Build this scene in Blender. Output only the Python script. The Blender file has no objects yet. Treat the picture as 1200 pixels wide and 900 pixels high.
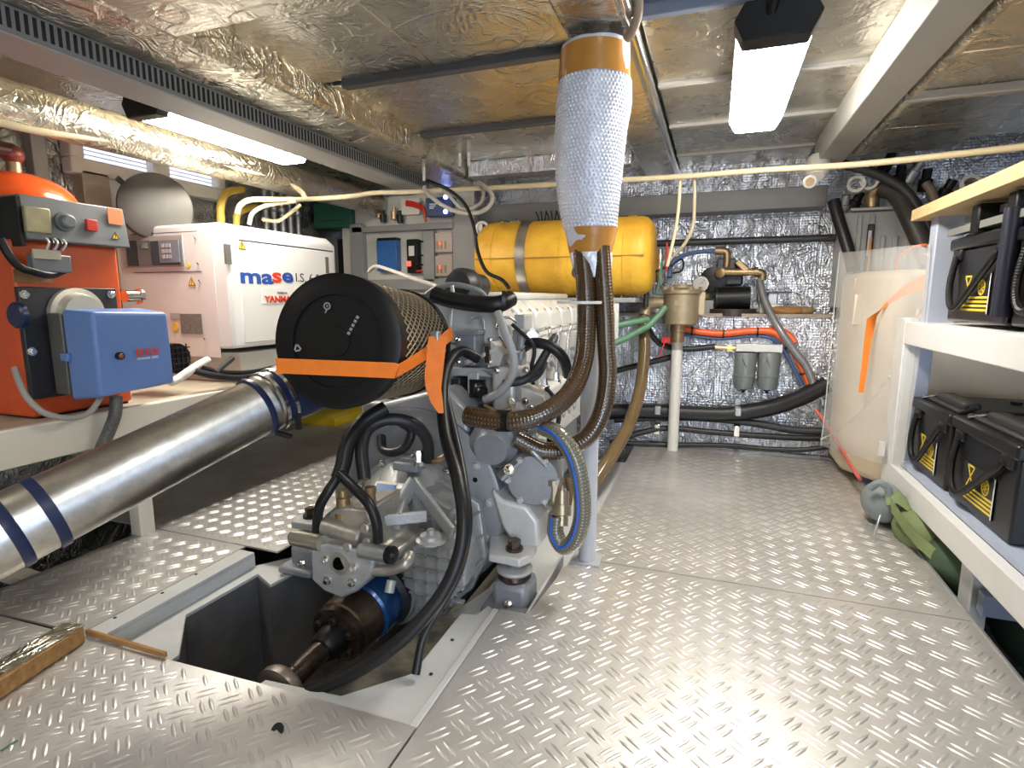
import bpy, math, random
from mathutils import Vector, Matrix
import numpy as np
rnd = random.Random(7)
C = bpy.context.scene.collection
# ---------------- camera, world, light, exposure ----------------
cam = bpy.data.objects.new('camera', bpy.data.cameras.new('camera'))
C.objects.link(cam)
cam.data.sensor_width = 36; cam.data.lens = 19.5; cam.data.clip_start = 0.02
_r, _u, _f = Vector((0.94031787, 0.34029737, 0)), Vector((-0.05174466, 0.14298209, 0.9883717)), Vector((-0.33634029, 0.92938357, -0.15205718))
cam.matrix_world = Matrix(((_r.x, _u.x, -_f.x, 0), (_r.y, _u.y, -_f.y, 0), (_r.z, _u.z, -_f.z, 0.85), (0, 0, 0, 1)))
S = bpy.context.scene
S.camera = cam
S.view_settings.view_transform = 'Standard'; S.view_settings.look = 'None'
S.view_settings.exposure = 0.42; S.view_settings.gamma = 1.0; S.view_settings.use_curve_mapping = False
w = bpy.data.worlds.new('world'); S.world = w; w.use_nodes = True
w.node_tree.nodes['Background'].inputs[0].default_value = (0.75, 0.85, 1, 1)
w.node_tree.nodes['Background'].inputs[1].default_value = 1.5
TUBE = 43.0          # strength of the fluorescent diffusers
def area(name, loc, sx, sy, power, col=(1, 0.93, 0.82), rot=(0, 0, 0)):
    l = bpy.data.lights.new(name, 'AREA'); l.shape = 'RECTANGLE'; l.size = sx; l.size_y = sy; l.energy = power; l.color = col
    o = bpy.data.objects.new(name, l); C.objects.link(o); o.location = loc; o.rotation_euler = rot; return o
# fill lights added behind the photographer; floor highlights hint at one lamp there
area('fill_lamp_aft', (0.15, -0.45, 1.5), 0.25, 1.2, 13, (1, 0.95, 0.88))
area('fill_lamp_aft', (-1.75, -0.35, 1.5), 0.25, 1.2, 15, (1, 0.92, 0.80))
# cool daylight through the open hatch behind the photographer, starboard side
area('hatch_daylight', (1.15, -1.2, 0.7), 0.9, 1.1, 30, (0.66, 0.80, 1), (math.radians(90), 0, 0))

# ---------------- materials ----------------
MATS = {}
def mat(name, col, metal=0.0, rough=0.5, var=0.0, vs=6.0, bump=0.0, bs=40.0, col2=None, coat=0.0, alpha=1.0, trans=0.0, wave=None, emit=0.0, spec=0.5, dirt=None, stretch=None):
    if name in MATS: return MATS[name]
    m = bpy.data.materials.new(name); m.use_nodes = True; nt = m.node_tree; N = nt.nodes; L = nt.links
    b = N['Principled BSDF']
    b.inputs['Base Color'].default_value = (*col, 1); b.inputs['Metallic'].default_value = metal; b.inputs['Roughness'].default_value = rough
    b.inputs['Coat Weight'].default_value = coat; b.inputs['Alpha'].default_value = alpha; b.inputs['Transmission Weight'].default_value = trans
    b.inputs['Specular IOR Level'].default_value = spec
    if emit:
        b.inputs['Emission Color'].default_value = (*col, 1); b.inputs['Emission Strength'].default_value = emit
    tc = N.new('ShaderNodeTexCoord'); src = tc.outputs['Object']
    if stretch:
        mp = N.new('ShaderNodeMapping'); mp.inputs['Scale'].default_value = stretch; L.new(src, mp.inputs['Vector']); src = mp.outputs[0]
    if var or col2:
        n = N.new('ShaderNodeTexNoise'); n.inputs['Scale'].default_value = vs; n.inputs['Detail'].default_value = 6; n.inputs['Roughness'].default_value = 0.65
        L.new(src, n.inputs['Vector'])
        r = N.new('ShaderNodeValToRGB'); r.color_ramp.elements[0].position = 0.38; r.color_ramp.elements[1].position = 0.66
        c2 = col2 or tuple(c * (1 - var) for c in col)
        r.color_ramp.elements[0].color = (*c2, 1); r.color_ramp.elements[1].color = (*col, 1)
        L.new(n.outputs['Fac'], r.inputs['Fac']); L.new(r.outputs['Color'], b.inputs['Base Color'])
        if var and metal > 0.3:
            mr = N.new('ShaderNodeMapRange'); mr.inputs['To Min'].default_value = rough + 0.15; mr.inputs['To Max'].default_value = max(0.05, rough - 0.08)
            L.new(n.outputs['Fac'], mr.inputs['Value']); L.new(mr.outputs[0], b.inputs['Roughness'])
    if bump:
        n2 = N.new('ShaderNodeTexNoise'); n2.inputs['Scale'].default_value = bs; n2.inputs['Detail'].default_value = 4
        L.new(src, n2.inputs['Vector'])
        bp = N.new('ShaderNodeBump'); bp.inputs['Strength'].default_value = bump; bp.inputs['Distance'].default_value = 0.01
        L.new(n2.outputs['Fac'], bp.inputs['Height']); L.new(bp.outputs[0], b.inputs['Normal'])
    MATS[name] = m; return m
def foil(name, col, rough=0.3, crease=0.5, grid=0.25, cs=9.0, metal=1.0, stretch=(1, 1, 1)):
    m = bpy.data.materials.new(name); m.use_nodes = True; nt = m.node_tree; N = nt.nodes; L = nt.links
    b = N['Principled BSDF']; b.inputs['Metallic'].default_value = metal
    tc = N.new('ShaderNodeTexCoord'); mp = N.new('ShaderNodeMapping'); mp.inputs['Scale'].default_value = stretch; L.new(tc.outputs['Object'], mp.inputs['Vector'])
    def noise(sc, det, dist, ro=0.6):
        n = N.new('ShaderNodeTexNoise'); n.inputs['Scale'].default_value = sc; n.inputs['Detail'].default_value = det; n.inputs['Roughness'].default_value = ro; n.inputs['Distortion'].default_value = dist
        L.new(mp.outputs[0], n.inputs['Vector']); return n
    def ridge(n, k):                              # sharp crease lines where the noise crosses its middle value
        o = n.outputs['Fac']
        for op, a_ in (('SUBTRACT', 0.5), ('ABSOLUTE', 0), ('MULTIPLY', -k), ('ADD', 1.0), ('MAXIMUM', 0.0)):
            q = N.new('ShaderNodeMath'); q.operation = op; q.inputs[1].default_value = a_; L.new(o, q.inputs[0]); o = q.outputs[0]
        return o
    def mad(a, k, c):
        q = N.new('ShaderNodeMath'); q.operation = 'MULTIPLY_ADD'; q.inputs[1].default_value = k; L.new(a, q.inputs[0]); L.new(c, q.inputs[2]); return q.outputs[0]
    nb = noise(cs * 0.5, 3, 0.6); n1 = noise(cs, 5, 1.0); n2 = noise(cs * 4.5, 3, 0.5)
    h = mad(ridge(n1, 14.0), 0.25, nb.outputs['Fac']); h = mad(ridge(noise(cs * 0.7, 2, 1.6), 30.0), 0.3, h); h = mad(n2.outputs['Fac'], 0.35, h)
    b1 = N.new('ShaderNodeBump'); b1.inputs['Strength'].default_value = crease; b1.inputs['Distance'].default_value = 0.02; L.new(h, b1.inputs['Height'])
    prev = b1
    for d in ('X', 'Z', 'Y'):                     # the woven glass scrim showing through
        wv = N.new('ShaderNodeTexWave'); wv.bands_direction = d; wv.inputs['Scale'].default_value = 22; wv.inputs['Distortion'].default_value = 0.8; wv.inputs['Detail'].default_value = 2
        L.new(tc.outputs['Object'], wv.inputs['Vector'])
        b2 = N.new('ShaderNodeBump'); b2.inputs['Strength'].default_value = grid; b2.inputs['Distance'].default_value = 0.002
        L.new(wv.outputs['Fac'], b2.inputs['Height']); L.new(prev.outputs[0], b2.inputs['Normal']); prev = b2
    L.new(prev.outputs[0], b.inputs['Normal'])
    n3 = noise(2.2, 5, 0.3)
    r = N.new('ShaderNodeValToRGB'); r.color_ramp.elements[0].position = 0.35; r.color_ramp.elements[1].position = 0.65
    r.color_ramp.elements[0].color = (*[c * 0.72 for c in col], 1); r.color_ramp.elements[1].color = (*col, 1)
    L.new(n3.outputs['Fac'], r.inputs['Fac']); L.new(r.outputs['Color'], b.inputs['Base Color'])
    mr = N.new('ShaderNodeMapRange'); mr.inputs['To Min'].default_value = rough + 0.12; mr.inputs['To Max'].default_value = rough - 0.06; L.new(n1.outputs['Fac'], mr.inputs['Value']); L.new(mr.outputs[0], b.inputs['Roughness'])
    MATS[name] = m; return m
F_CEIL = foil('foil_ceiling', (0.80, 0.76, 0.66), 0.25, 0.26, 0.10, 5, 1.0)
F_WALL = foil('foil_wall', (0.80, 0.84, 0.93), 0.30, 0.62, 0.4, 10, 0.92, (1.15, 1, 0.7))  # bluish daylight cast put into the foil colour
F_WRAP = foil('foil_wrap', (0.84, 0.78, 0.64), 0.26, 0.5, 0.12, 7, 1.0)
F_LEFT = foil('foil_hull', (0.50, 0.50, 0.47), 0.35, 0.8, 0.3, 8)
ALU = mat('tread_plate', (0.78, 0.76, 0.73), 0.72, 0.36, 0.26, 2.6, 0.05, 50)
ALU2 = mat('tread_lozenge', (0.86, 0.84, 0.81), 0.9, 0.26)
STEEL = mat('stainless', (0.64, 0.61, 0.56), 1, 0.28, 0.32, 14, 0.05, 40)
CHROME = mat('chrome', (0.75, 0.74, 0.72), 1, 0.18)
GALV = mat('galvanised', (0.55, 0.56, 0.57), 0.8, 0.4, 0.2, 12)
ENG = mat('engine_silver', (0.56, 0.56, 0.55), 0.25, 0.40, 0.18, 7, 0.12, 60)
ENGD = mat('engine_grey', (0.30, 0.31, 0.33), 0.2, 0.42, 0.2, 6, 0.08, 70)
ENGL = mat('engine_light', (0.66, 0.66, 0.64), 0.2, 0.38, 0.15, 8, 0.1, 60)
CAST = mat('gearbox_cast', (0.47, 0.48, 0.48), 0.45, 0.42, 0.2, 10, 0.15, 90)
VALVE = mat('valve_block', (0.50, 0.47, 0.42), 0.7, 0.38, 0.3, 14, 0.15, 60)
BRASS = mat('bronze', (0.40, 0.28, 0.15), 0.75, 0.38, 0.3, 14, 0.1, 60)
BRONZE = mat('strainer_bronze', (0.42, 0.34, 0.22), 0.55, 0.45, 0.2, 10, 0.1, 50)
RUST = mat('oily_rust', (0.10, 0.068, 0.045), 0.6, 0.33, 0, 14, 0.3, 60, col2=(0.03, 0.02, 0.015))
DARKM = mat('dark_steel', (0.06, 0.06, 0.065), 0.6, 0.4, 0.2, 10)
BLACK = mat('black_plastic', (0.006, 0.006, 0.0065), 0, 0.42, spec=0.3)
RUBBER = mat('black_rubber', (0.007, 0.007, 0.008), 0, 0.42, 0, bump=0.05, bs=200, spec=0.4)
RUBG = mat('grey_rubber_hose', (0.03, 0.03, 0.032), 0, 0.5)
CHAR = mat('charcoal_hose', (0.014, 0.014, 0.016), 0, 0.4, spec=0.4)
WHITE = mat('white_paint', (0.74, 0.74, 0.72), 0, 0.4, 0.06, 5)
CREAM = mat('cream_enamel', (0.76, 0.72, 0.62), 0, 0.42, 0.05, 4)
GENW = mat('generator_white', (0.80, 0.79, 0.76), 0, 0.35, 0.06, 4)
GENP = mat('generator_end', (0.76, 0.72, 0.68), 0, 0.4, 0.06, 5)
PAINTG = mat('hatch_grey_paint', (0.60, 0.61, 0.60), 0, 0.42, 0.12, 6, 0.05, 60)
RACKP = mat('rack_white', (0.72, 0.72, 0.71), 0, 0.45, 0.06, 6)
GREYP = mat('grey_paint', (0.30, 0.30, 0.29), 0, 0.45, 0.1, 6)
BEAMG = mat('beam_grey', (0.38, 0.37, 0.35), 0.1, 0.5, 0.06, 5)
SLOT = mat('slotted_duct', (0.13, 0.135, 0.14), 0, 0.5)
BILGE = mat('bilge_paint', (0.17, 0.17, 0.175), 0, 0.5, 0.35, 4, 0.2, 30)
BILGEF = mat('bilge_floor', (0.26, 0.24, 0.18), 0, 0.4, 0, 6, 0.2, 30, col2=(0.05, 0.05, 0.045))
ORANGE = mat('boiler_orange', (0.72, 0.10, 0.022), 0, 0.38, 0.25, 3)
VESSEL = mat('vessel_orange', (0.80, 0.10, 0.015), 0, 0.22, coat=0.5)
PANEL = mat('panel_grey', (0.17, 0.18, 0.185), 0.2, 0.42, 0.12, 8)
BLUE = mat('burner_blue', (0.14, 0.25, 0.55), 0, 0.36, 0.08, 5)
DBLUE = mat('dark_blue_band', (0.012, 0.022, 0.075), 0, 0.35)
RINGB = mat('ring_blue', (0.02, 0.09, 0.26), 0.3, 0.25, 0.3, 8, coat=0.4)
DEVB = mat('device_blue', (0.03, 0.13, 0.38), 0, 0.35)
STRAP = mat('strap_orange', (0.95, 0.23, 0.02), 0, 0.6, 0.1, 40, 0.1, 300)
YEL = mat('yellow_lagging', (0.90, 0.54, 0.05), 0, 0.5, 0, 6, 0.25, 25, col2=(0.74, 0.38, 0.035))
VOID = mat('dark_opening', (0.003, 0.003, 0.003), 0, 1.0, spec=0.0)
INKG = mat('ink_grey', (0.30, 0.30, 0.30), 0, 0.5)
YELP = mat('yellow_paint', (0.85, 0.62, 0.03), 0, 0.4)
STICK = mat('sticker_yellow', (0.85, 0.55, 0.03), 0, 0.5)
PAPER = mat('filter_paper', (0.045, 0.033, 0.022), 0, 0.8)
MESHM = mat('filter_mesh', (0.36, 0.29, 0.19), 0.5, 0.45)
HOSEB = mat('brown_spiral_hose', (0.075, 0.042, 0.018), 0, 0.14, 0.3, 4, coat=0.6)
HOSEW = mat('hose_wire', (0.16, 0.11, 0.07), 0.3, 0.3)
HOSEC = mat('clear_spiral_hose', (0.15, 0.14, 0.10), 0, 0.2, coat=0.5)
STRIPE = mat('hose_stripe_blue', (0.02, 0.12, 0.55), 0, 0.3)
TAPE = mat('brown_tape', (0.58, 0.26, 0.05), 0, 0.25, 0.15, 12, 0.15, 30, coat=0.3)
WRAP = mat('bubble_film', (0.80, 0.82, 0.90), 0.15, 0.25, 0.15, 10, 0.4, 90, coat=0.4)
CONDUIT = mat('cream_conduit', (0.66, 0.56, 0.36), 0, 0.4)
GREENH = mat('green_hose', (0.10, 0.22, 0.13), 0, 0.4)
REDP = mat('red_plastic', (0.62, 0.03, 0.02), 0, 0.4)
PVC = mat('white_pvc', (0.70, 0.69, 0.64), 0, 0.3)
TANKC = mat('cream_tank', (0.78, 0.66, 0.47), 0, 0.4, 0.05, 3)
TANKG = mat('grey_tank', (0.46, 0.47, 0.46), 0.1, 0.45, 0.15, 10, 0.1, 50)
FILT = mat('filter_grey', (0.19, 0.21, 0.21), 0.2, 0.42)
ORC = mat('orange_conduit', (0.80, 0.12, 0.02), 0, 0.38)
BLUEG = mat('rack_shadow_blue', (0.42, 0.47, 0.60), 0, 0.45, 0.06, 6)  # shaded rack faces: cool daylight tint put into the paint colour
CHIP = mat('chipboard', (0.62, 0.47, 0.26), 0, 0.6, 0, 90, 0.1, 120, col2=(0.50, 0.35, 0.17))
WOOD = mat('raw_wood', (0.50, 0.27, 0.09), 0, 0.6, 0, 9, 0.1, 60, col2=(0.30, 0.15, 0.05), stretch=(1, 6, 6))
OLIVE = mat('olive_canvas', (0.19, 0.24, 0.10), 0, 0.7, 0.25, 9, 0.2, 60)
DOLIVE = mat('dark_green_canvas', (0.05, 0.09, 0.05), 0, 0.7, 0.2, 9)
LABELB = mat('label_black', (0.02, 0.02, 0.02), 0, 0.3)
LABELY = mat('label_yellow', (0.75, 0.55, 0.05), 0, 0.4)
INKB = mat('ink_blue', (0.02, 0.08, 0.35), 0, 0.4)
INKR = mat('ink_red', (0.65, 0.05, 0.02), 0, 0.4)
INKD = mat('ink_dark', (0.03, 0.03, 0.04), 0, 0.4)
INKW = mat('ink_white', (0.75, 0.78, 0.82), 0, 0.4)
DRUM = mat('drum_grey', (0.115, 0.11, 0.095), 0.3, 0.5, 0.2, 5)
REDLED = mat('led_red', (1, 0.05, 0.03), emit=3)
BLUELED = mat('led_blue', (0.25, 0.35, 1), emit=8)
AMBER = mat('amber_lens', (0.25, 0.06, 0.01), 0, 0.15, coat=0.6)
LIT = mat('lit_diffuser', (1.0, 0.94, 0.84), emit=TUBE)
WINLIT = mat('window_daylight', (0.80, 0.84, 1.0), emit=0.8)
SHEET = mat('clear_sheet', (0.85, 0.85, 0.84), 0, 0.15, alpha=0.26, bump=0.1, bs=9)
GLASS = mat('clear_plastic', (0.80, 0.72, 0.66), 0, 0.1, alpha=0.35)

# ---------------- mesh helpers ----------------
LOC = {}
def wl(p): return LOC.get(p.name, Vector((0, 0, 0))) if p else Vector((0, 0, 0))
def basis(d):
    d = Vector(d).normalized(); a = Vector((0, 0, 1)) if abs(d.z) < 0.9 else Vector((1, 0, 0))
    u = d.cross(a).normalized(); return u, d.cross(u).normalized(), d
class M:
    def __init__(s): s.v = []; s.f = []
    def add(s, vs, fs):
        k = len(s.v); s.v += [tuple(q) for q in vs]; s.f += [tuple(i + k for i in f) for f in fs]; return s
    def box(s, a, b):
        x0, x1 = sorted((a[0], b[0])); y0, y1 = sorted((a[1], b[1])); z0, z1 = sorted((a[2], b[2]))
        return s.add([(x0, y0, z0), (x1, y0, z0), (x1, y1, z0), (x0, y1, z0), (x0, y0, z1), (x1, y0, z1), (x1, y1, z1), (x0, y1, z1)],
                     [(3, 2, 1, 0), (4, 5, 6, 7), (0, 1, 5, 4), (1, 2, 6, 5), (2, 3, 7, 6), (3, 0, 4, 7)])
    def bar(s, p, q, wdt, h, up=(0, 0, 1)):                     # rectangular bar from p to q
        p, q = Vector(p), Vector(q); d = (q - p).normalized(); u = d.cross(Vector(up)).normalized(); n = u.cross(d)
        vs = []
        for c in (p, q):
            for a, b in ((-1, -1), (1, -1), (1, 1), (-1, 1)): vs.append(c + u * a * wdt / 2 + n * b * h / 2)
        return s.add(vs, [(3, 2, 1, 0), (4, 5, 6, 7), (0, 1, 5, 4), (1, 2, 6, 5), (2, 3, 7, 6), (3, 0, 4, 7)])
    def lathe(s, p, d, prof, n=24, cap=True):                   # prof: (distance along axis, radius)
        p = Vector(p); u, v, d = basis(d); vs = []; fs = []
        for h, r in prof:
            for i in range(n):
                a = 2 * math.pi * i / n; vs.append(p + d * h + (u * math.cos(a) + v * math.sin(a)) * r)
        for j in range(len(prof) - 1):
            for i in range(n):
                k = (i + 1) % n; fs.append((j * n + i, j * n + k, (j + 1) * n + k, (j + 1) * n + i))
        if cap:
            fs.append(tuple(range(n - 1, -1, -1))); o = (len(prof) - 1) * n; fs.append(tuple(o + i for i in range(n)))
        return s.add(vs, fs)
    def cyl(s, p, q, r, r2=None, n=20):
        d = Vector(q) - Vector(p); return s.lathe(p, d, [(0, r), (d.length, r if r2 is None else r2)], n)
    def bolt(s, p, d, r=0.012, h=0.01):
        s.lathe(p, d, [(0, r * 1.35), (h * 0.3, r * 1.35)], 10); s.lathe(p, d, [(h * 0.3, r), (h, r), (h * 1.1, r * 0.8)], 6); return s
    def tube(s, pts, r, n=10, close=False):
        pts = [Vector(p) for p in pts]; vs = []; fs = []; m = len(pts)
        rr = r if isinstance(r, (list, tuple)) else [r] * m
        t = (pts[1] - pts[0]).normalized(); u = basis(t)[0]
        for i, p in enumerate(pts):
            t = (pts[min(i + 1, m - 1)] - pts[max(i - 1, 0)])
            if t.length < 1e-9: t = Vector((0, 0, 1))
            t.normalize(); u = (u - t * u.dot(t)).normalized(); v = t.cross(u)
            for k in range(n):
                a = 2 * math.pi * k / n; vs.append(p + (u * math.cos(a) + v * math.sin(a)) * rr[i])
        for i in range(m - 1):
            for k in range(n):
                l = (k + 1) % n; fs.append((i * n + k, i * n + l, (i + 1) * n + l, (i + 1) * n + k))
        fs.append(tuple(range(n - 1, -1, -1))); fs.append(tuple((m - 1) * n + k for k in range(n)))
        return s.add(vs, fs)
    def prism(s, poly, ax, a, b):                               # polygon in the two other axes, extruded along ax from a to b
        o = {'x': lambda q, t: (t, q[0], q[1]), 'y': lambda q, t: (q[0], t, q[1]), 'z': lambda q, t: (q[0], q[1], t)}[ax]
        n = len(poly); ar = sum(poly[i][0] * poly[(i + 1) % n][1] - poly[(i + 1) % n][0] * poly[i][1] for i in range(n))
        if (ar > 0) != (ax != 'y'): poly = poly[::-1]
        a, b = min(a, b), max(a, b)
        return s.add([o(q, a) for q in poly] + [o(q, b) for q in poly],
                     [tuple(range(n - 1, -1, -1)), tuple(range(n, 2 * n))] + [(i, (i + 1) % n, n + (i + 1) % n, n + i) for i in range(n)])
    def ball(s, p, r, sc=(1, 1, 1), n=16, m=10, half=False):
        p = Vector(p); vs = []; fs = []
        for j in range(m + 1):
            t = (math.pi / 2 if half else math.pi) * j / m
            for i in range(n):
                a = 2 * math.pi * i / n; vs.append(p + Vector((r * sc[0] * math.sin(t) * math.cos(a), r * sc[1] * math.sin(t) * math.sin(a), r * sc[2] * math.cos(t))))
        for j in range(m):
            for i in range(n):
                k = (i + 1) % n; fs.append((j * n + i, (j + 1) * n + i, (j + 1) * n + k, j * n + k))
        return s.add(vs, fs)
    def build(s, name, m, parent=None, bevel=0, smooth=True, ang=35, local=False, seg=2):
        me = bpy.data.meshes.new(name); o = Vector((0, 0, 0)) if local else wl(parent)
        me.from_pydata([(v[0] - o.x, v[1] - o.y, v[2] - o.z) for v in s.v], [], s.f); me.materials.append(m)
        if smooth:
            me.polygons.foreach_set('use_smooth', [True] * len(me.polygons)); me.set_sharp_from_angle(angle=math.radians(ang))
        ob = bpy.data.objects.new(name, me); C.objects.link(ob); LOC[ob.name] = Vector((0, 0, 0)) if parent is None else o
        if parent: ob.parent = parent
        if bevel:
            bm = ob.modifiers.new('bevel', 'BEVEL'); bm.width = bevel; bm.segments = seg; bm.limit_method = 'ANGLE'; bm.angle_limit = math.radians(40)
        return ob
def curve(pts, k=8):                                            # Catmull-Rom through the points
    P = [Vector(p) for p in pts]; P = [P[0] * 2 - P[1]] + P + [P[-1] * 2 - P[-2]]; out = []
    for i in range(1, len(P) - 2):
        a, b, c, d = P[i - 1:i + 3]
        for j in range(k):
            t = j / k; out.append(0.5 * ((2 * b) + (c - a) * t + (2 * a - 5 * b + 4 * c - d) * t * t + (3 * b - a - 3 * c + d) * t ** 3))
    out.append(P[-2]); return out
def tag(o, label=None, cat=None, group=None, kind=None):
    if label: o['label'] = label
    if cat: o['category'] = cat
    if group: o['group'] = group
    if kind: o['kind'] = kind
    return o
def thing(name, label, cat, loc=(0, 0, 0), group=None, kind=None):
    o = bpy.data.objects.new(name, None); C.objects.link(o); o.location = loc; o.empty_display_size = 0.05; LOC[o.name] = Vector(loc)
    return tag(o, label, cat, group, kind)
_bolt = {}
def bolts(spots, d, r, h, m, parent, name='bolt'):              # one object per bolt, sharing mesh data
    key = (r, h, m.name)
    if key not in _bolt:
        me = bpy.data.meshes.new('bolt'); q = M().bolt((0, 0, 0), (0, 0, 1), r, h); me.from_pydata(q.v, [], q.f); me.materials.append(m)
        me.polygons.foreach_set('use_smooth', [True] * len(me.polygons)); me.set_sharp_from_angle(angle=math.radians(35)); _bolt[key] = me
    rot = Vector((0, 0, 1)).rotation_difference(Vector(d).normalized()).to_matrix().to_4x4()
    for p in spots:
        o = bpy.data.objects.new(name, _bolt[key]); C.objects.link(o); o.parent = parent; o.matrix_local = Matrix.Translation(Vector(p) - wl(parent)) @ rot
def copy_tree(o, parent=None):
    c = o.copy(); C.objects.link(c)
    if parent: c.parent = parent
    for ch in list(o.children): copy_tree(ch, c)
    return c
def hose(name, pts, r, m, label, cat='hose', group=None, n=12, k=8, parent=None):
    o = M().tube(curve(pts, k), r, n).build(name, m, parent, ang=60)
    return tag(o, label, cat, group) if not parent else o
def resample(pts, step):
    pts = [Vector(p) for p in pts]; out = [pts[0]]; acc = 0
    for a, b in zip(pts, pts[1:]):
        L = (b - a).length; t = step - acc
        while t <= L: out.append(a.lerp(b, t / L)); t += step
        acc = (acc + L) % step if L else acc
    return out
def spiral_hose(name, pts, r, m, wire, label, pitch=0.0095, stripe=None, group=None):
    t = thing(name, label, 'hose', pts[0], group)
    c = resample(curve(pts, 16), pitch / 4)
    M().tube(c, [r * (1 + 0.012 * math.cos(2 * math.pi * i / 4)) for i in range(len(c))], 16).build('hose_wall', m, t, ang=80)
    u = basis(c[1] - c[0])[0]; hx = []; st = []
    for i, p in enumerate(c):
        d = (c[min(i + 1, len(c) - 1)] - c[max(i - 1, 0)]).normalized(); u = (u - d * u.dot(d)).normalized(); v = d.cross(u); a = 2 * math.pi * i / 4
        if i < len(c) - 1:
            q = c[i + 1]
            for s_ in range(3):
                a2 = a + 2 * math.pi * s_ / 12; hx.append(p.lerp(q, s_ / 3) + (u * math.cos(a2) + v * math.sin(a2)) * r * 0.985)
        if stripe is not None: sv_ = Vector(stripe); sv_ = (sv_ - d * sv_.dot(d)).normalized(); st.append(p + sv_ * r * 0.96)
    wo = M().tube(hx, pitch * 0.10, 4).build('wire_coil', wire, t)
    if stripe is not None: M().tube(st, r * 0.2, 6).build('stripe', STRIPE, t)['label'] = 'blue stripe'
    return t
def text(body, size, pos, right, up, m, parent, name='lettering', ext=0.0006, bold=0.0, sx=1.0, align='LEFT', shear=0.0):
    cu = bpy.data.curves.new(name, 'FONT'); cu.body = body; cu.size = size; cu.extrude = ext; cu.offset = bold; cu.align_x = align; cu.shear = shear; cu.resolution_u = 3
    cu.materials.append(m); o = bpy.data.objects.new(name, cu); C.objects.link(o)
    r, u = Vector(right).normalized(), Vector(up).normalized(); n = r.cross(u)
    me = bpy.data.meshes.new_from_object(o); bpy.data.objects.remove(o); o = bpy.data.objects.new(name, me); C.objects.link(o)
    o.parent = parent; p = Vector(pos) - wl(parent)
    o.matrix_local = Matrix(((r.x * sx, u.x, n.x, p.x), (r.y * sx, u.y, n.y, p.y), (r.z * sx, u.z, n.z, p.z), (0, 0, 0, 1)))
    return o
def inside(p, poly):
    r = False; n = len(poly)
    for i in range(n):
        (x0, y0), (x1, y1) = poly[i], poly[(i + 1) % n]
        if (y0 > p[1]) != (y1 > p[1]) and p[0] < (x1 - x0) * (p[1] - y0) / (y1 - y0) + x0: r = not r
    return r

# ---------------- the setting ----------------
floor = M().box((-2.75, -1.6, -0.5), (1.75, 3.75, -0.46)).build('floor', BILGEF); floor['kind'] = 'structure'
PI = 0.066
def deck_plate(poly, ang=0.0, label=None):
    pl = M().prism(poly, 'z', -0.006, 0).build('deck_plate', ALU, floor)
    if label: pl['label'] = label
    xs = [q[0] for q in poly]; ys = [q[1] for q in poly]; t = M()
    for i in range(int(min(xs) / PI) - 1, int(max(xs) / PI) + 2):
        for j in range(int(min(ys) / PI) - 1, int(max(ys) / PI) + 2):
            for h in (0, 1):
                cx, cy = (i + 0.37 + h / 2) * PI, (j + 0.7 + h / 2) * PI
                a = math.radians(-34 if h == 0 else 50)
                d = Vector((math.cos(a), math.sin(a), 0)); n_ = Vector((-d.y, d.x, 0))
                for sgn in (-1, 1):
                    c = Vector((cx, cy, 0)) + n_ * sgn * 0.0085
                    L, W, H = 0.026, 0.0042, 0.0026
                    if not all(inside((c + d * e).to_2d(), poly) for e in (-L - 0.004, L + 0.004)): continue
                    t.add([c - d * L, c - d * L * 0.45 + n_ * W, c + d * L * 0.45 + n_ * W, c + d * L, c + d * L * 0.45 - n_ * W, c - d * L * 0.45 - n_ * W,
                           c - d * L * 0.5 + Vector((0, 0, H)), c + d * L * 0.5 + Vector((0, 0, H))],
                          [(0, 6, 1), (1, 6, 7, 2), (2, 7, 3), (3, 7, 4), (4, 7, 6, 5), (5, 6, 0)])
    t.build('raised_tread', ALU, pl, ang=180)['kind'] = 'stuff'
    return pl
deck_plate([(-0.515, -0.6), (0.69, -0.6), (0.69, 1.699), (-0.40, 1.699), (-0.435, 1.33), (-0.515, 1.33)])
deck_plate([(-0.395, 1.703), (0.69, 1.703), (0.69, 3.32), (-0.40, 3.32)])
deck_plate([(-1.95, -0.6), (-0.52, -0.6), (-0.52, 0.872), (-0.83, 0.868), (-1.95, 0.83)])
deck_plate([(-1.95, 0.835), (-1.49, 0.86), (-1.49, 1.395), (-1.95, 1.395)])
deck_plate([(-2.74, 1.40), (-1.355, 1.40), (-1.355, 2.33), (-2.74, 2.33)])
deck_plate([(-2.74, 2.335), (-1.355, 2.335), (-1.355, 3.58), (-2.74, 3.58)])
M().box((0.69, -0.6, -0.05), (0.696, 3.3, 0.004)).build('edge_strip', GALV, floor)
M().cyl((-0.774,0.768,0.001), (-0.774,0.767,0.002), 0.014, n=18).build('finger_hole', BLACK, floor)
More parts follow.
